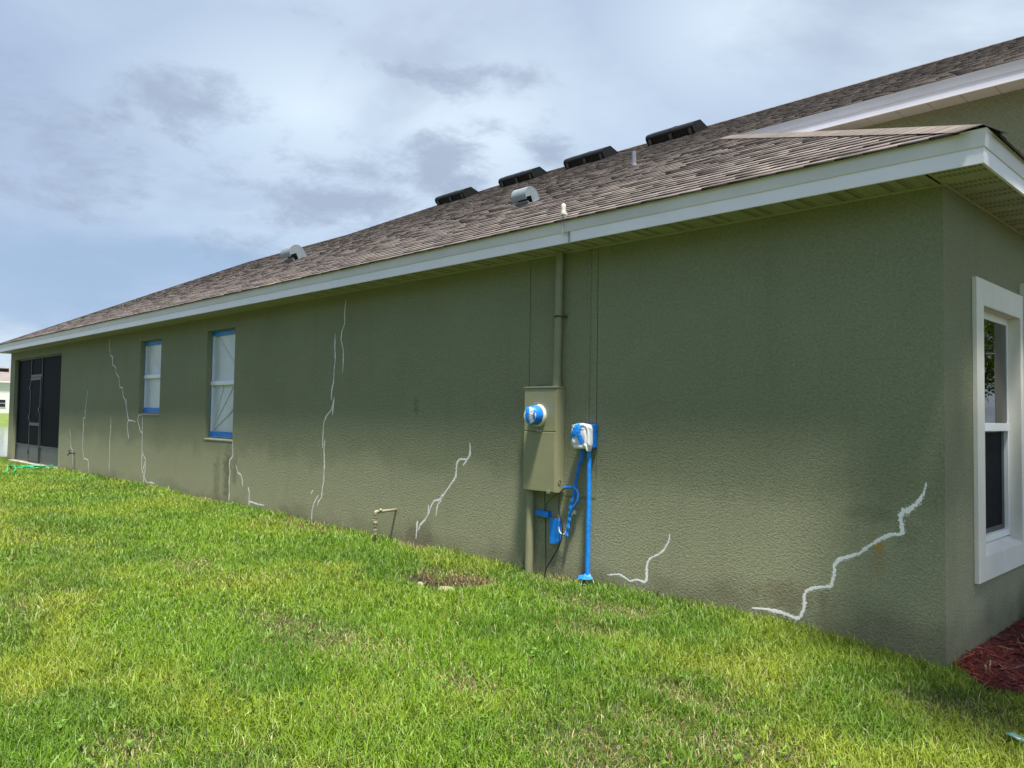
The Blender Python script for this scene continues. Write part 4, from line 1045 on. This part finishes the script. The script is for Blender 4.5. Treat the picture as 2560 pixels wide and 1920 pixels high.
# ------------------------------------------------------------------ gas pipe and hose bib
gp = thing('gas_pipe', 'cream painted gas pipe rising from the lawn and turning into the wall', 'pipe', (-5.362, -.262, G(-5.36, -.26)))
gx_, gy_ = -5.362, -.262; zt = .418; zg = G(gx_, gy_)
bm = bmesh.new(); tube(bm, [(gx_, -.236, zt), (-5.361, -.11, zt+.004), (-5.360, .002, zt+.006)], .0150, 14); obj('arm', bm, M_GASP, gp, smooth=True)
bm = bmesh.new(); tube(bm, [(gx_, gy_, zt-.026), (gx_, gy_, zg-.05)], .0138, 14); obj('riser', bm, M_GASP, gp, smooth=True)
bm = bmesh.new(); tube(bm, smooth_path([(gx_, gy_, zt-.035), (gx_, gy_, zt-.008), (gx_, gy_+.008, zt), (gx_, gy_+.034, zt)], 5), .0195, 14); obj('elbow', bm, M_GASP, gp, smooth=True)
bm = bmesh.new(); tube(bm, [(gx_-.004, gy_+.055, zt+.006), (gx_+.03, gy_+.050, zt+.022)], .0165, 12); obj('cap', bm, M_GASP, gp, smooth=True)
bm = bmesh.new(); lathe(bm, (gx_, gy_, zt-.125), (0, 0, 1), [(0, .018), (.006, .026), (.022, .026), (.028, .019), (.060, .019), (.066, .022), (.078, .022), (.080, .014)], 8); box(bm, gx_-.010, gx_+.010, gy_-.036, gy_-.02, zt-.115, zt-.075, .003); obj('union_valve', bm, M_GASP, gp)
bm = bmesh.new()
for zz in (zt-.15, zt-.20, zt-.235):
    bm = bmesh.new(); lathe(bm, (gx_, gy_, zz), (0, 0, 1), [(0, .016), (.002, .021), (.022, .021), (.024, .016)], 14); obj('coupling', bm, M_GASP, gp)
hb = thing('hose_bib', 'dark brass hose tap on the wall near the porch screen', 'tap', (-16.32, -.03, .557))
bm = bmesh.new(); lathe(bm, (-16.32, .0, .557), (0, -1, 0), [(.001, .03), (.006, .03), (.008, .013), (.07, .013), (.075, .018), (.11, .018), (.112, .01)], 14); tube(bm, smooth_path([(-16.32, -.085, .557), (-16.32, -.115, .545), (-16.32, -.125, .505)], 4), .013, 10); obj('spout', bm, M_DARKM, hb)
bm = bmesh.new(); lathe(bm, (-16.32, -.088, .575), (0, -.4, 1), [(0, .006), (.035, .006), (.036, .033), (.044, .033), (.045, .006)], 12); obj('handle', bm, M_DARKM, hb)
def hz_(x, y, e=.03): return G(x, y)+e
hc = (-17.95, -.33)
pts = []
for k in range(105):
    a = k*.19; rr_ = .36+.07*math.sin(k*.13)+.05*math.sin(k*.047+1)
    ox, oy = .10*math.sin(k*.071), .08*math.cos(k*.053)
    x, y = hc[0]+ox+rr_*1.25*math.cos(a), hc[1]+oy+rr_*.55*math.sin(a)
    pts.append((x, y, hz_(x, y, .035+.045*(k/105)+.012*math.sin(k*.21))))
for (x, y, e) in ((-17.75, -.72, .05), (-17.45, -.88, .12), (-17.10, -1.00, .14), (-16.92, -1.05, .05), (-16.98, -1.12, .02)): pts.append((x, y, hz_(x, y, e)))
bm = bmesh.new(); tube(bm, smooth_path(pts, 3), .0125, 8)
tube(bm, smooth_path([(-18.1, -.5, hz_(-18.1, -.5, .06)), (-17.7, -.80, hz_(-17.7, -.8, .10)), (-17.2, -.86, hz_(-17.2, -.86, .13)), (-16.85, -.92, hz_(-16.85, -.92, .08)), (-16.72, -1.0, hz_(-16.7, -1, .02))], 8), .0125, 8)
tag(obj('garden_hose', bm, M_HOSE, None, (hc[0], hc[1], hz_(*hc)), smooth=True), 'bright green garden hose coiled loosely on the lawn by the porch', 'hose')

# ------------------------------------------------------------------ stones, scrap, mulch bed, plant
def rock(name, c, r, seed, label, mat):
    bm = bmesh.new(); bmesh.ops.create_icosphere(bm, subdivisions=3, radius=1.0)
    for v in bm.verts:
        n = 1+.45*(float(fbm(np.array([v.co.x*1.6+seed]), np.array([v.co.y*1.6+v.co.z*1.1]), seed, 3)[0])-.5)
        v.co = Vector((c[0]+v.co.x*r[0]*n, c[1]+v.co.y*r[1]*n, c[2]+v.co.z*r[2]*n))
    return tag(obj(name, bm, mat, None, c, smooth=True), label, 'stone')
rock('stone', (-3.40, -.93, G(-3.40, -.93)+.020), (.095, .07, .036), 4, 'pale tan stone half buried at the edge of a bare hollow', M_STONE)
rock('pebble', (-3.68, -.98, G(-3.68, -.98)+.030), (.030, .026, .022), 9, 'small pale pebble in grass left of the tan stone', M_STONE)
bm = bmesh.new()
vv = []
for i in range(7):
    for j in range(4):
        u, v = i/6, j/3-.5; wv = .032*math.sin(math.pi*min(1, u+.08))
        vv.append(bm.verts.new((.50+u*.12, -.845+v*wv*2+.01*math.sin(u*3), G(.55, -.85)+.048+.02*u-.030*abs(v)*2*u+.008*math.sin(7*u))))
for i in range(6):
    for j in range(3): bm.faces.new((vv[i*4+j], vv[i*4+j+1], vv[i*4+j+5], vv[i*4+j+4]))
M_TEAL = paint('teal_leaf', (0.10, 0.22, 0.18), 0.35, 0.25, 30)
o = obj('fallen_leaf', bm, M_TEAL, None, (.55, -.85, G(.55, -.85)), smooth=True)
md = o.modifiers.new('thickness', 'SOLIDIFY'); md.thickness = .0015
tag(o, 'bluish green fallen leaf lying in the grass at the right edge', 'leaf')
# red mulch bed round the corner
def bed_edge(x):   # front edge of the bed
    return np.interp(x, [0.0, .05, .15, .25, .40, .60, 1.2, 2.6], [.22, .08, -.05, -.16, -.10, -.02, .0, .1])
bm = bmesh.new(); cols = []
for x in np.linspace(.004, 2.6, 27):
    y0 = float(bed_edge(x)); cols.append([bm.verts.new((x, y0+(3.0-y0)*t, G(x, y0+(3.0-y0)*t)+.015+.03*math.sin(math.pi*min(1, t*6+.02)/2))) for t in np.linspace(0, 1, 25)])
for a, b_ in zip(cols[:-1], cols[1:]):
    for k in range(24): bm.faces.new((a[k], a[k+1], b_[k+1], b_[k]))
M_MULCH = paint('mulch_base', (0.10, 0.018, 0.013), 0.95, 0.4, 40, 0.8, 60)
o = obj('mulch_bed', bm, M_MULCH); o['kind'] = 'structure'
n = 5200
px_ = rng.uniform(.01, 1.3, n); py_ = rng.uniform(-.2, 2.2, n); k = py_ > bed_edge(px_)-.05*rng.random(n); px_, py_ = px_[k], py_[k]; n = len(px_)
pz_ = ground_z(px_, py_)+.035+rng.uniform(0, .03, n)
an = rng.uniform(0, 6.28, n); ln = rng.uniform(.015, .055, n); wd = rng.uniform(.002, .006, n); tl = rng.normal(0, .25, n)
d = np.stack([np.cos(an)*np.cos(tl), np.sin(an)*np.cos(tl), np.sin(tl)], 1); s = np.stack([-np.sin(an), np.cos(an), rng.normal(0, .3, n)], 1)
c = np.stack([px_, py_, pz_], 1)
V = np.stack([c-d*ln[:, None]-s*wd[:, None], c-d*ln[:, None]+s*wd[:, None], c+d*ln[:, None]+s*wd[:, None]*.6, c+d*ln[:, None]-s*wd[:, None]*.6], 1).reshape(-1, 3)
tint = np.array([(.20, .030, .022), (.14, .022, .017), (.25, .055, .034), (.10, .02, .016), (.30, .20, .12)])[rng.choice(5, n, p=[.32, .28, .2, .12, .08])]*rng.uniform(.7, 1.2, (n, 1))
o = np_mesh('mulch', V, np.arange(4*n), np.full(n, 4), tint, 'FACE', M_CHIP); o['kind'] = 'stuff'; o['label'] = 'shredded red bark mulch'
def leaf_quads(cent, dirs, nors, ln, wd, tint):
    """pointed leaves of four faces with a fold along the midrib"""
    n = len(cent); sd = np.cross(dirs, nors); sd /= np.linalg.norm(sd, axis=1, keepdims=True)+1e-9
    L_, W_ = ln[:, None], wd[:, None]
    p0 = cent; p1 = cent+dirs*L_*.45+sd*W_*.5+nors*W_*.15; p2 = cent+dirs*L_-nors*L_*.12; p3 = cent+dirs*L_*.45-sd*W_*.5+nors*W_*.15; pm = cent+dirs*L_*.5
    V = np.stack([p0, p1, p2, p3, pm], 1).reshape(-1, 3); b = np.arange(n)[:, None]*5
    F = np.concatenate([b+0, b+4, b+1, b+1, b+4, b+2, b+0, b+3, b+4, b+3, b+2, b+4], 1).ravel()
    return V, F, np.full(4*n, 3), np.repeat(tint, 4, 0)
def unit(a): return a/(np.linalg.norm(a, axis=1, keepdims=True)+1e-9)
pl = thing('leafy_plant', 'broad leaved green plant in the mulch under the white window', 'plant', (.24, 1.72, G(.2, 1.7)))
n = 46; r = np.random.default_rng(5)
az = r.uniform(0, 6.28, n); el = r.uniform(.1, 1.1, n)
dirs = np.stack([np.cos(az)*np.cos(el), np.sin(az)*np.cos(el), np.sin(el)], 1)
cent = np.array([.24, 1.72, G(.2, 1.7)+.05])+np.stack([np.cos(az)*.07, np.sin(az)*.09, r.uniform(0, .16, n)], 1)
nors = unit(np.cross(dirs, np.cross(np.tile([0, 0, 1.], (n, 1)), dirs)))
V, F, NV, T = leaf_quads(cent, dirs, nors, r.uniform(.10, .19, n), r.uniform(.05, .09, n), np.array([(.07, .17, .02)])*r.uniform(.6, 1.4, (n, 1)))
np_mesh('foliage', V, F, NV, T, 'FACE', M_LEAF, parent=pl)
bm = bmesh.new()
for k in range(7):
    a = k*.9; tube(bm, [(.24, 1.72, G(.2, 1.7)-.02), (.24+.05*math.cos(a), 1.72+.05*math.sin(a), G(.2, 1.7)+.2)], .004, 6)
obj('stem', bm, M_GREENW, pl)

# ------------------------------------------------------------------ trees
M_BARK = paint('tree_bark', (0.13, 0.105, 0.08), 0.95, 0.35, 14, 0.8, 30)
def tree(name, base, crowns, trunk_r, nleaf, seed, label, lsize=.11, limbs=9, tints=((.07, .14, .02), (.11, .19, .03), (.05, .10, .015))):
    r = np.random.default_rng(seed)
    top = Vector(np.mean([c[0] for c in crowns], 0)); b = Vector(base)
    t = thing(name, label, 'tree', base)
    bm = bmesh.new()
    mid = b.lerp(top, .45)+Vector((r.uniform(-.1, .1), r.uniform(-.1, .1), 0))
    tube(bm, smooth_path([b-Vector((0, 0, .1)), b.lerp(mid, .5)+Vector((.03, .02, 0)), mid, top], 5), list(np.linspace(trunk_r, trunk_r*.3, 16)), 12)
    for (c, rad) in crowns[:limbs]:
        e = Vector(c); st = b.lerp(mid, r.uniform(.75, 1.0))
        tube(bm, smooth_path([st, st.lerp(e, .5)+Vector((0, 0, .15)), e], 4), list(np.linspace(trunk_r*.45, trunk_r*.1, 9)), 8)
        for _ in range(6):
            q_ = e+Vector(r.normal(0, 1, 3)).normalized()*rad*.8; tube(bm, [st.lerp(e, r.uniform(.5, 1)), q_], [trunk_r*.14, trunk_r*.04], 6)
    obj('trunk', bm, M_BARK, t)
    Cs, Ns = [], []
    tot = sum(rad**2 for _, rad in crowns)
    for (c, rad) in crowns:
        k = int(nleaf*rad**2/tot); nc = max(6, int(k/55))
        cc = unit(r.normal(0, 1, (nc, 3)))*(rad*r.uniform(.45, 1.0, (nc, 1)))*np.array([1, 1, .8])+np.array(c)
        Cs.append(cc[r.integers(nc, size=k)]+r.normal(0, rad*.15, (k, 3)))
    C_ = np.concatenate(Cs); n = len(C_)
    dirs = unit(r.normal(0, 1, (n, 3))*np.array([1, 1, .6])-np.array([0, 0, .3])); nors = unit(r.normal(0, .6, (n, 3))+np.array([0, 0, 1.]))
    V, F, NV, T = leaf_quads(C_, dirs, nors, r.uniform(.7, 1.3, n)*lsize, r.uniform(.7, 1.2, n)*lsize*.55, np.array(tints)[r.integers(3, size=n)]*r.uniform(.75, 1.25, (n, 1)))
    np_mesh('crown', V, F, NV, T, 'FACE', M_LEAF, parent=t)
tree('shade_tree', (3.4, .2, -.06), [((2.8, -.6, 5.8), 1.1), ((2.8, .9, 5.9), 1.0), ((3.8, .2, 6.2), 1.1), ((2.15, -1.1, 5.4), .7), ((1.95, .2, 5.5), .75), ((1.95, 1.3, 5.5), .8),
      ((1.02, -.72, 5.4), .42), ((1.45, -.28, 5.4), .46), ((1.45, .25, 5.4), .46), ((1.45, .8, 5.4), .46), ((1.45, 1.35, 5.4), .46), ((1.45, 1.9, 5.4), .46)], .13, 17000, 3, 'young leafy shade tree in front of the house corner', .13, 7)
tree('street_tree', (3.6, 13.5, -.06), [((3.6, 13.5, 4.6), 1.7), ((2.4, 14.0, 3.9), 1.2), ((4.7, 13.2, 4.0), 1.2), ((3.4, 12.6, 3.3), 1.2), ((3.3, 13.0, 2.4), .8)], .15, 15000, 4, 'yellow green tree in the front yard, mirrored in the window', tints=((.22, .32, .03), (.30, .38, .05), (.15, .24, .02)))
M_GLASSD = paint('dark_window_pane', (0.015, 0.017, 0.02), 0.1, 0.2, 2)
# unseen house added behind the photographer to block the low sky
nh = thing('neighbour_house', 'tan two storey house added out of view to block the low sky', 'house', (-10, -15, 0))
M_TAN = paint('added_house_tan', (0.30, 0.26, 0.20), 0.85, 0.06, .5)
obj('wall', mkbox(-26, 4, -20, -10.8, -.5, 5.6), M_TAN, nh)
bm = bmesh.new(); quad(bm, (-26.4, -10.4, 5.6), (4.4, -10.4, 5.6), (-.6, -15.4, 8.0), (-21.4, -15.4, 8.0)); quad(bm, (4.4, -20.4, 5.6), (-26.4, -20.4, 5.6), (-21.4, -15.4, 8.0), (-.6, -15.4, 8.0)); quad(bm, (4.4, -10.4, 5.6), (4.4, -20.4, 5.6), (-.6, -15.4, 8.0)); quad(bm, (-26.4, -20.4, 5.6), (-26.4, -10.4, 5.6), (-21.4, -15.4, 8.0)); quad(bm, (-26.4, -10.4, 5.6), (4.4, -10.4, 5.6), (4.4, -20.4, 5.6), (-26.4, -20.4, 5.6))
obj('roof', bm, M_DECK, nh)
for xw in (-22, -17, -11, -5, 0):
    for zw in (1.0, 3.7): f = obj('window', mkbox(xw-.5, xw+.5, -10.8, -10.72, zw, zw+1.4), M_VINYL, nh); obj('pane', mkbox(xw-.44, xw+.44, -10.719, -10.70, zw+.06, zw+1.34), M_GLASSD, f)
# ------------------------------------------------------------------ house across the pond
nb = thing('neighbour_house', 'white two storey house with grey roof across the pond', 'house', (-168, 33, .7))
M_NW = paint('white_siding', (0.70, 0.68, 0.63), 0.8, 0.04, .3); M_NR = paint('grey_brown_roof', (0.20, 0.17, 0.16), 0.95, 0.15, .8)
M_NG = paint('dark_window_glass', (0.015, 0.017, 0.02), 0.15, 0.2, 2)
nx0, nx1, ny0, ny1, nz0, nz1 = -176, -165.0, 24.0, 46.0, .6, 6.25
obj('wall', mkbox(nx0, nx1, ny0, ny1, nz0, nz1), M_NW, nb)
bm = bmesh.new(); o_ = .5
a, b_, c, d = (nx0-o_, ny0-o_, nz1+.2), (nx1+o_, ny0-o_, nz1+.2), (nx1+o_, ny1+o_, nz1+.2), (nx0-o_, ny1+o_, nz1+.2)
e1, e2 = ((nx0+nx1)/2, 30.0, nz1+3.1), ((nx0+nx1)/2, 40.0, nz1+3.1)
quad(bm, a, b_, e1); quad(bm, b_, c, e2, e1); quad(bm, c, d, e2); quad(bm, d, a, e1, e2)
obj('roof', bm, M_NR, nb)
obj('fascia', mkbox(nx0-o_, nx1+o_, ny0-o_, ny1+o_, nz1, nz1+.195), M_WHITE, nb)
for yw in (27.2, 30.2, 33.0, 33.9+.9, 36.6, 40, 43):
    f = obj('window', mkbox(nx1+.002, nx1+.08, yw-.75, yw+.75, 1.75, 3.25), M_VINYL, nb)
    bm = bmesh.new(); box(bm, nx1+.081, nx1+.10, yw-.66, yw+.66, 1.84, 2.46); box(bm, nx1+.081, nx1+.10, yw-.66, yw+.66, 2.56, 3.16); obj('pane', bm, M_NG, f)
for yv in (31.2, 33.3, 35.4, 37.5):
    z_ = nz1+2.35
    obj('roof_vent', mkbox(-169.0, -168.2, yv-.75, yv+.75, z_-.1, z_+.35, .05), M_RIDGEV, nb)

# ------------------------------------------------------------------ grass
def in_patch(x, y, cx, cy, rx, ry, seed=0):
    wob = 0.7*(fbm(x*5+seed, y*5, 31+seed, 3)-.5)
    return np.clip(1.0-(np.sqrt(((x-cx)/rx)**2+((y-cy)/ry)**2)+wob), 0, 1)
BARE = [(-3.86, -.90, .22, .18), (-3.56, -.84, .30, .22), (-4.95, -3.55, .45, .22), (-3.83, -3.62, .30, .14), (-3.55, -3.45, .30, .14), (-2.66, -3.42, .20, .10), (-3.80, -2.77, .13, .07), (-5.0, .02, .24, .10), (-3.1, -.10, .30, .10), (-1.66, -2.22, .10, .07), (-1.12, -2.46, .09, .06)]
HOLEDRY = [(-3.55, -.62, .30, .20), (-3.90, -.74, .18, .12), (-4.98, -.05, .24, .10)]
DRY = [(-9.95, -.06, .8, .16), (-5.0, -.03, .35, .16), (-3.62, -.50, .42, .20), (-3.40, -.62, .34, .20), (-3.95, -.62, .2, .14), (-3.0, -.12, .45, .16), (-2.73, -2.40, .50, .30), (-1.60, -2.30, .30, .16), (-.80, -1.57, .22, .14), (-.56, -1.53, .22, .12), (-.62, -2.37, .45, .30), (-2.0, -3.84, .25, .18), (-3.26, -2.40, .6, .25), (-1.83, -1.04, .3, .14), (-5.54, -2.1, .6, .25), (-.2, -1.75, .25, .14), (-2.2, -.55, .6, .2), (-7, -.2, .9, .2), (.25, -.55, .4, .22), (-3.45, -.72, .25, .12), (-.35, -1.95, .5, .2)]
def grass_zone(n, x0, x1, y0, y1, dmin, dmax):
    x = rng.uniform(x0, x1, n); y = rng.uniform(y0, y1, n)
    dd = np.hypot(x-CAM.x, y-CAM.y)
    # wedge of lawn this side of the wall, with a margin round the view
    ang = np.arctan2(y-CAM.y, x-CAM.x)
    k = (dd >= dmin) & (dd < dmax) & (ang > 1.15) & (ang < 3.02)
    k &= ~((x > -21.73) & (x < 0) & (y > -.004)) & ~((x >= 0) & (y > bed_edge(np.clip(x, 0, 2.6))-.02)) & (y < .6) & (x > -24.2)
    k &= ~((x > -21.35) & (x < -17.3) & (y > -.07))
    return x[k], y[k], dd[k]
def area(x0, x1, y0, y1): return (x1-x0)*(y1-y0)
def build_grass():
    XS, YS, DS, WS = [], [], [], []
    for (x0, x1, y0, y1, d0, d1, dens, wmul) in GZONES:
        x, y, dd = grass_zone(int(area(x0, x1, y0, y1)*dens), x0, x1, y0, y1, d0, d1)
        XS.append(x); YS.append(y); DS.append(dd); WS.append(np.full(len(x), wmul))
    x, y, dd, wm = map(np.concatenate, (XS, YS, DS, WS))
    BK = 1.7; bare = np.zeros(len(x)); dry = np.zeros(len(x))
    for i, (cx, cy, rx, ry) in enumerate(BARE): bare = np.maximum(bare, in_patch(x, y, cx, cy, rx, ry, i)*(2.0 if i < 2 else .32))
    for i, (cx, cy, rx, ry) in enumerate(DRY): dry = np.maximum(dry, in_patch(x, y, cx, cy, rx*1.25, ry*1.25, 40+i))
    hole = np.zeros(len(x))
    for i, (cx, cy, rx, ry) in enumerate(HOLEDRY): hole = np.maximum(hole, in_patch(x, y, cx, cy, rx*1.0, ry*1.0, 80+i))
    thin = smooth01(.62, .74, fbm(x*2.3+7, y*2.3+2, 77, 3))*.35
    keep = rng.random(len(x)) > np.clip(bare*BK, 0, .93)+thin
    x, y, dd, wm, bare, dry, hole = (a[keep] for a in (x, y, dd, wm, bare, dry, hole)); n = len(x)
    lush = fbm(x*.8+3, y*.8+9, 5, 4); fine = fbm(x*5+1, y*5+8, 6, 3); yel = fbm(x*.55+20, y*.7+31, 8, 4)
    wallside = smooth01(-.16, -.02, y)*(x < 0)
    h = (.042+.040*lush+.012*fine)*rng.uniform(.55, 1.25, n)*(1-.45*np.clip(dry*1.6, 0, 1))*(1+.45*wallside*rng.random(n))
    h[rng.random(n) < .012] *= 1.7
    w = rng.uniform(.0022, .0056, n)*wm
    az = rng.uniform(0, 2*np.pi, n); lean = np.clip(rng.normal(.62, .30, n), .05, 1.35); curl = rng.uniform(.1, .8, n)
    fac = az+np.pi/2+rng.normal(0, .5, n)
    z = ground_z(x, y)-.004
    ld = np.stack([np.cos(az), np.sin(az), np.zeros(n)], 1); sd = np.stack([np.cos(fac), np.sin(fac), rng.normal(0, .25, n)], 1)
    b = np.stack([x, y, z], 1)
    up_ = np.array([0, 0, 1.])
    m1 = b+(ld*np.sin(lean*.6)[:, None]+up_*np.cos(lean*.6)[:, None])*(h*.5)[:, None]
    l2 = np.clip(lean+curl, 0, 2.0)
    tip = m1+(ld*np.sin(l2)[:, None]+up_*np.cos(l2)[:, None])*(h*.62)[:, None]
    hw = (w*.5)[:, None]
    V = np.stack([b-sd*hw*.8, b+sd*hw*.8, m1+sd*hw, m1-sd*hw, tip], 1).reshape(-1, 3)
    i = np.arange(n)[:, None]*5
    F = np.concatenate([i, i+1, i+2, i+3, i+3, i+2, i+4], 1).ravel(); NV = np.tile([4, 3], n)
    # colour of each blade: fresh, yellowish, deep green, straw
    fresh, yelw, deep, straw, brown = map(np.array, GCOL)
    t = smooth01(.36, .64, yel)[:, None]; c = fresh*(1-t)+yelw*t
    t = smooth01(.46, .66, fbm(x*1.3+50, y*1.3, 15, 4))[:, None]*.75; c = c*(1-t)+deep*t
    t = (smooth01(-.9, -.1, y)*.35*(x < 0))[:, None]; c = c*(1-t)+deep*t
    pdry = np.clip(.02+.07*smooth01(.5, .68, fbm(x*1.7+9, y*1.7+70, 25, 4))+dry*.36+bare*.3+hole*2.2, 0, .9)
    isd = rng.random(n) < pdry; br = rng.random(n) < np.clip(.2+dry*.3+hole*2, 0, .85)
    c[isd] = straw; c[isd & br] = brown
    c = c*rng.uniform(.68, 1.32, (n, 1))*np.array([1, 1, 1])+rng.normal(0, .008, (n, 3)); c = np.clip(c, .008, 1)
    c = np.repeat(c, 2, 0)
    return np_mesh('grass', V, F, NV, c, 'FACE', M_GRASS)
GZONES = [(-5.5, 2.2, -6.5, .6, .8, 5.6, 12000, 1.0), (-10.5, 1.5, -6.5, .6, 5.6, 8.5, 6500, 1.25), (-14.5, -3, -6.5, .6, 8.5, 13, 3600, 1.6), (-24.5, -8, -6.5, .6, 13, 30, 2100, 2.2)]
GCOL = [(.165, .292, .019), (.255, .330, .032), (.095, .205, .017), (.420, .380, .170), (.240, .150, .070)]
def build_weeds(n=120):
    r = np.random.default_rng(17)
    x = r.uniform(-4.6, .6, n); y = r.uniform(-4.6, -1.2, n)
    k = fbm(x*1.1+5, y*1.1+2, 61, 3) > .45; x, y = x[k], y[k]; n = len(x)
    m = 5; x, y = np.repeat(x, m), np.repeat(y, m); az = r.uniform(0, 6.28, n*m); el = r.uniform(.15, .7, n*m)
    d = np.stack([np.cos(az)*np.cos(el), np.sin(az)*np.cos(el), np.sin(el)], 1)
    c = np.stack([x, y, ground_z(x, y)+.030+r.uniform(0, .02, n*m)], 1)
    nn = unit(np.cross(d, np.cross(np.tile([0, 0, 1.], (n*m, 1)), d)))
    V, F, NV, T = leaf_quads(c, d, nn, r.uniform(.018, .038, n*m), r.uniform(.012, .022, n*m), np.array([(.16, .30, .035)])*r.uniform(.7, 1.2, (n*m, 1)))
    return np_mesh('lawn_weeds', V, F, NV, T, 'FACE', M_LEAF)
wd_ = build_weeds(); wd_['kind'] = 'stuff'; wd_['label'] = 'small broad leaved weeds in the lawn'
gr = build_grass(); gr['kind'] = 'stuff'; gr['label'] = 'green lawn grass with dry straw patches'
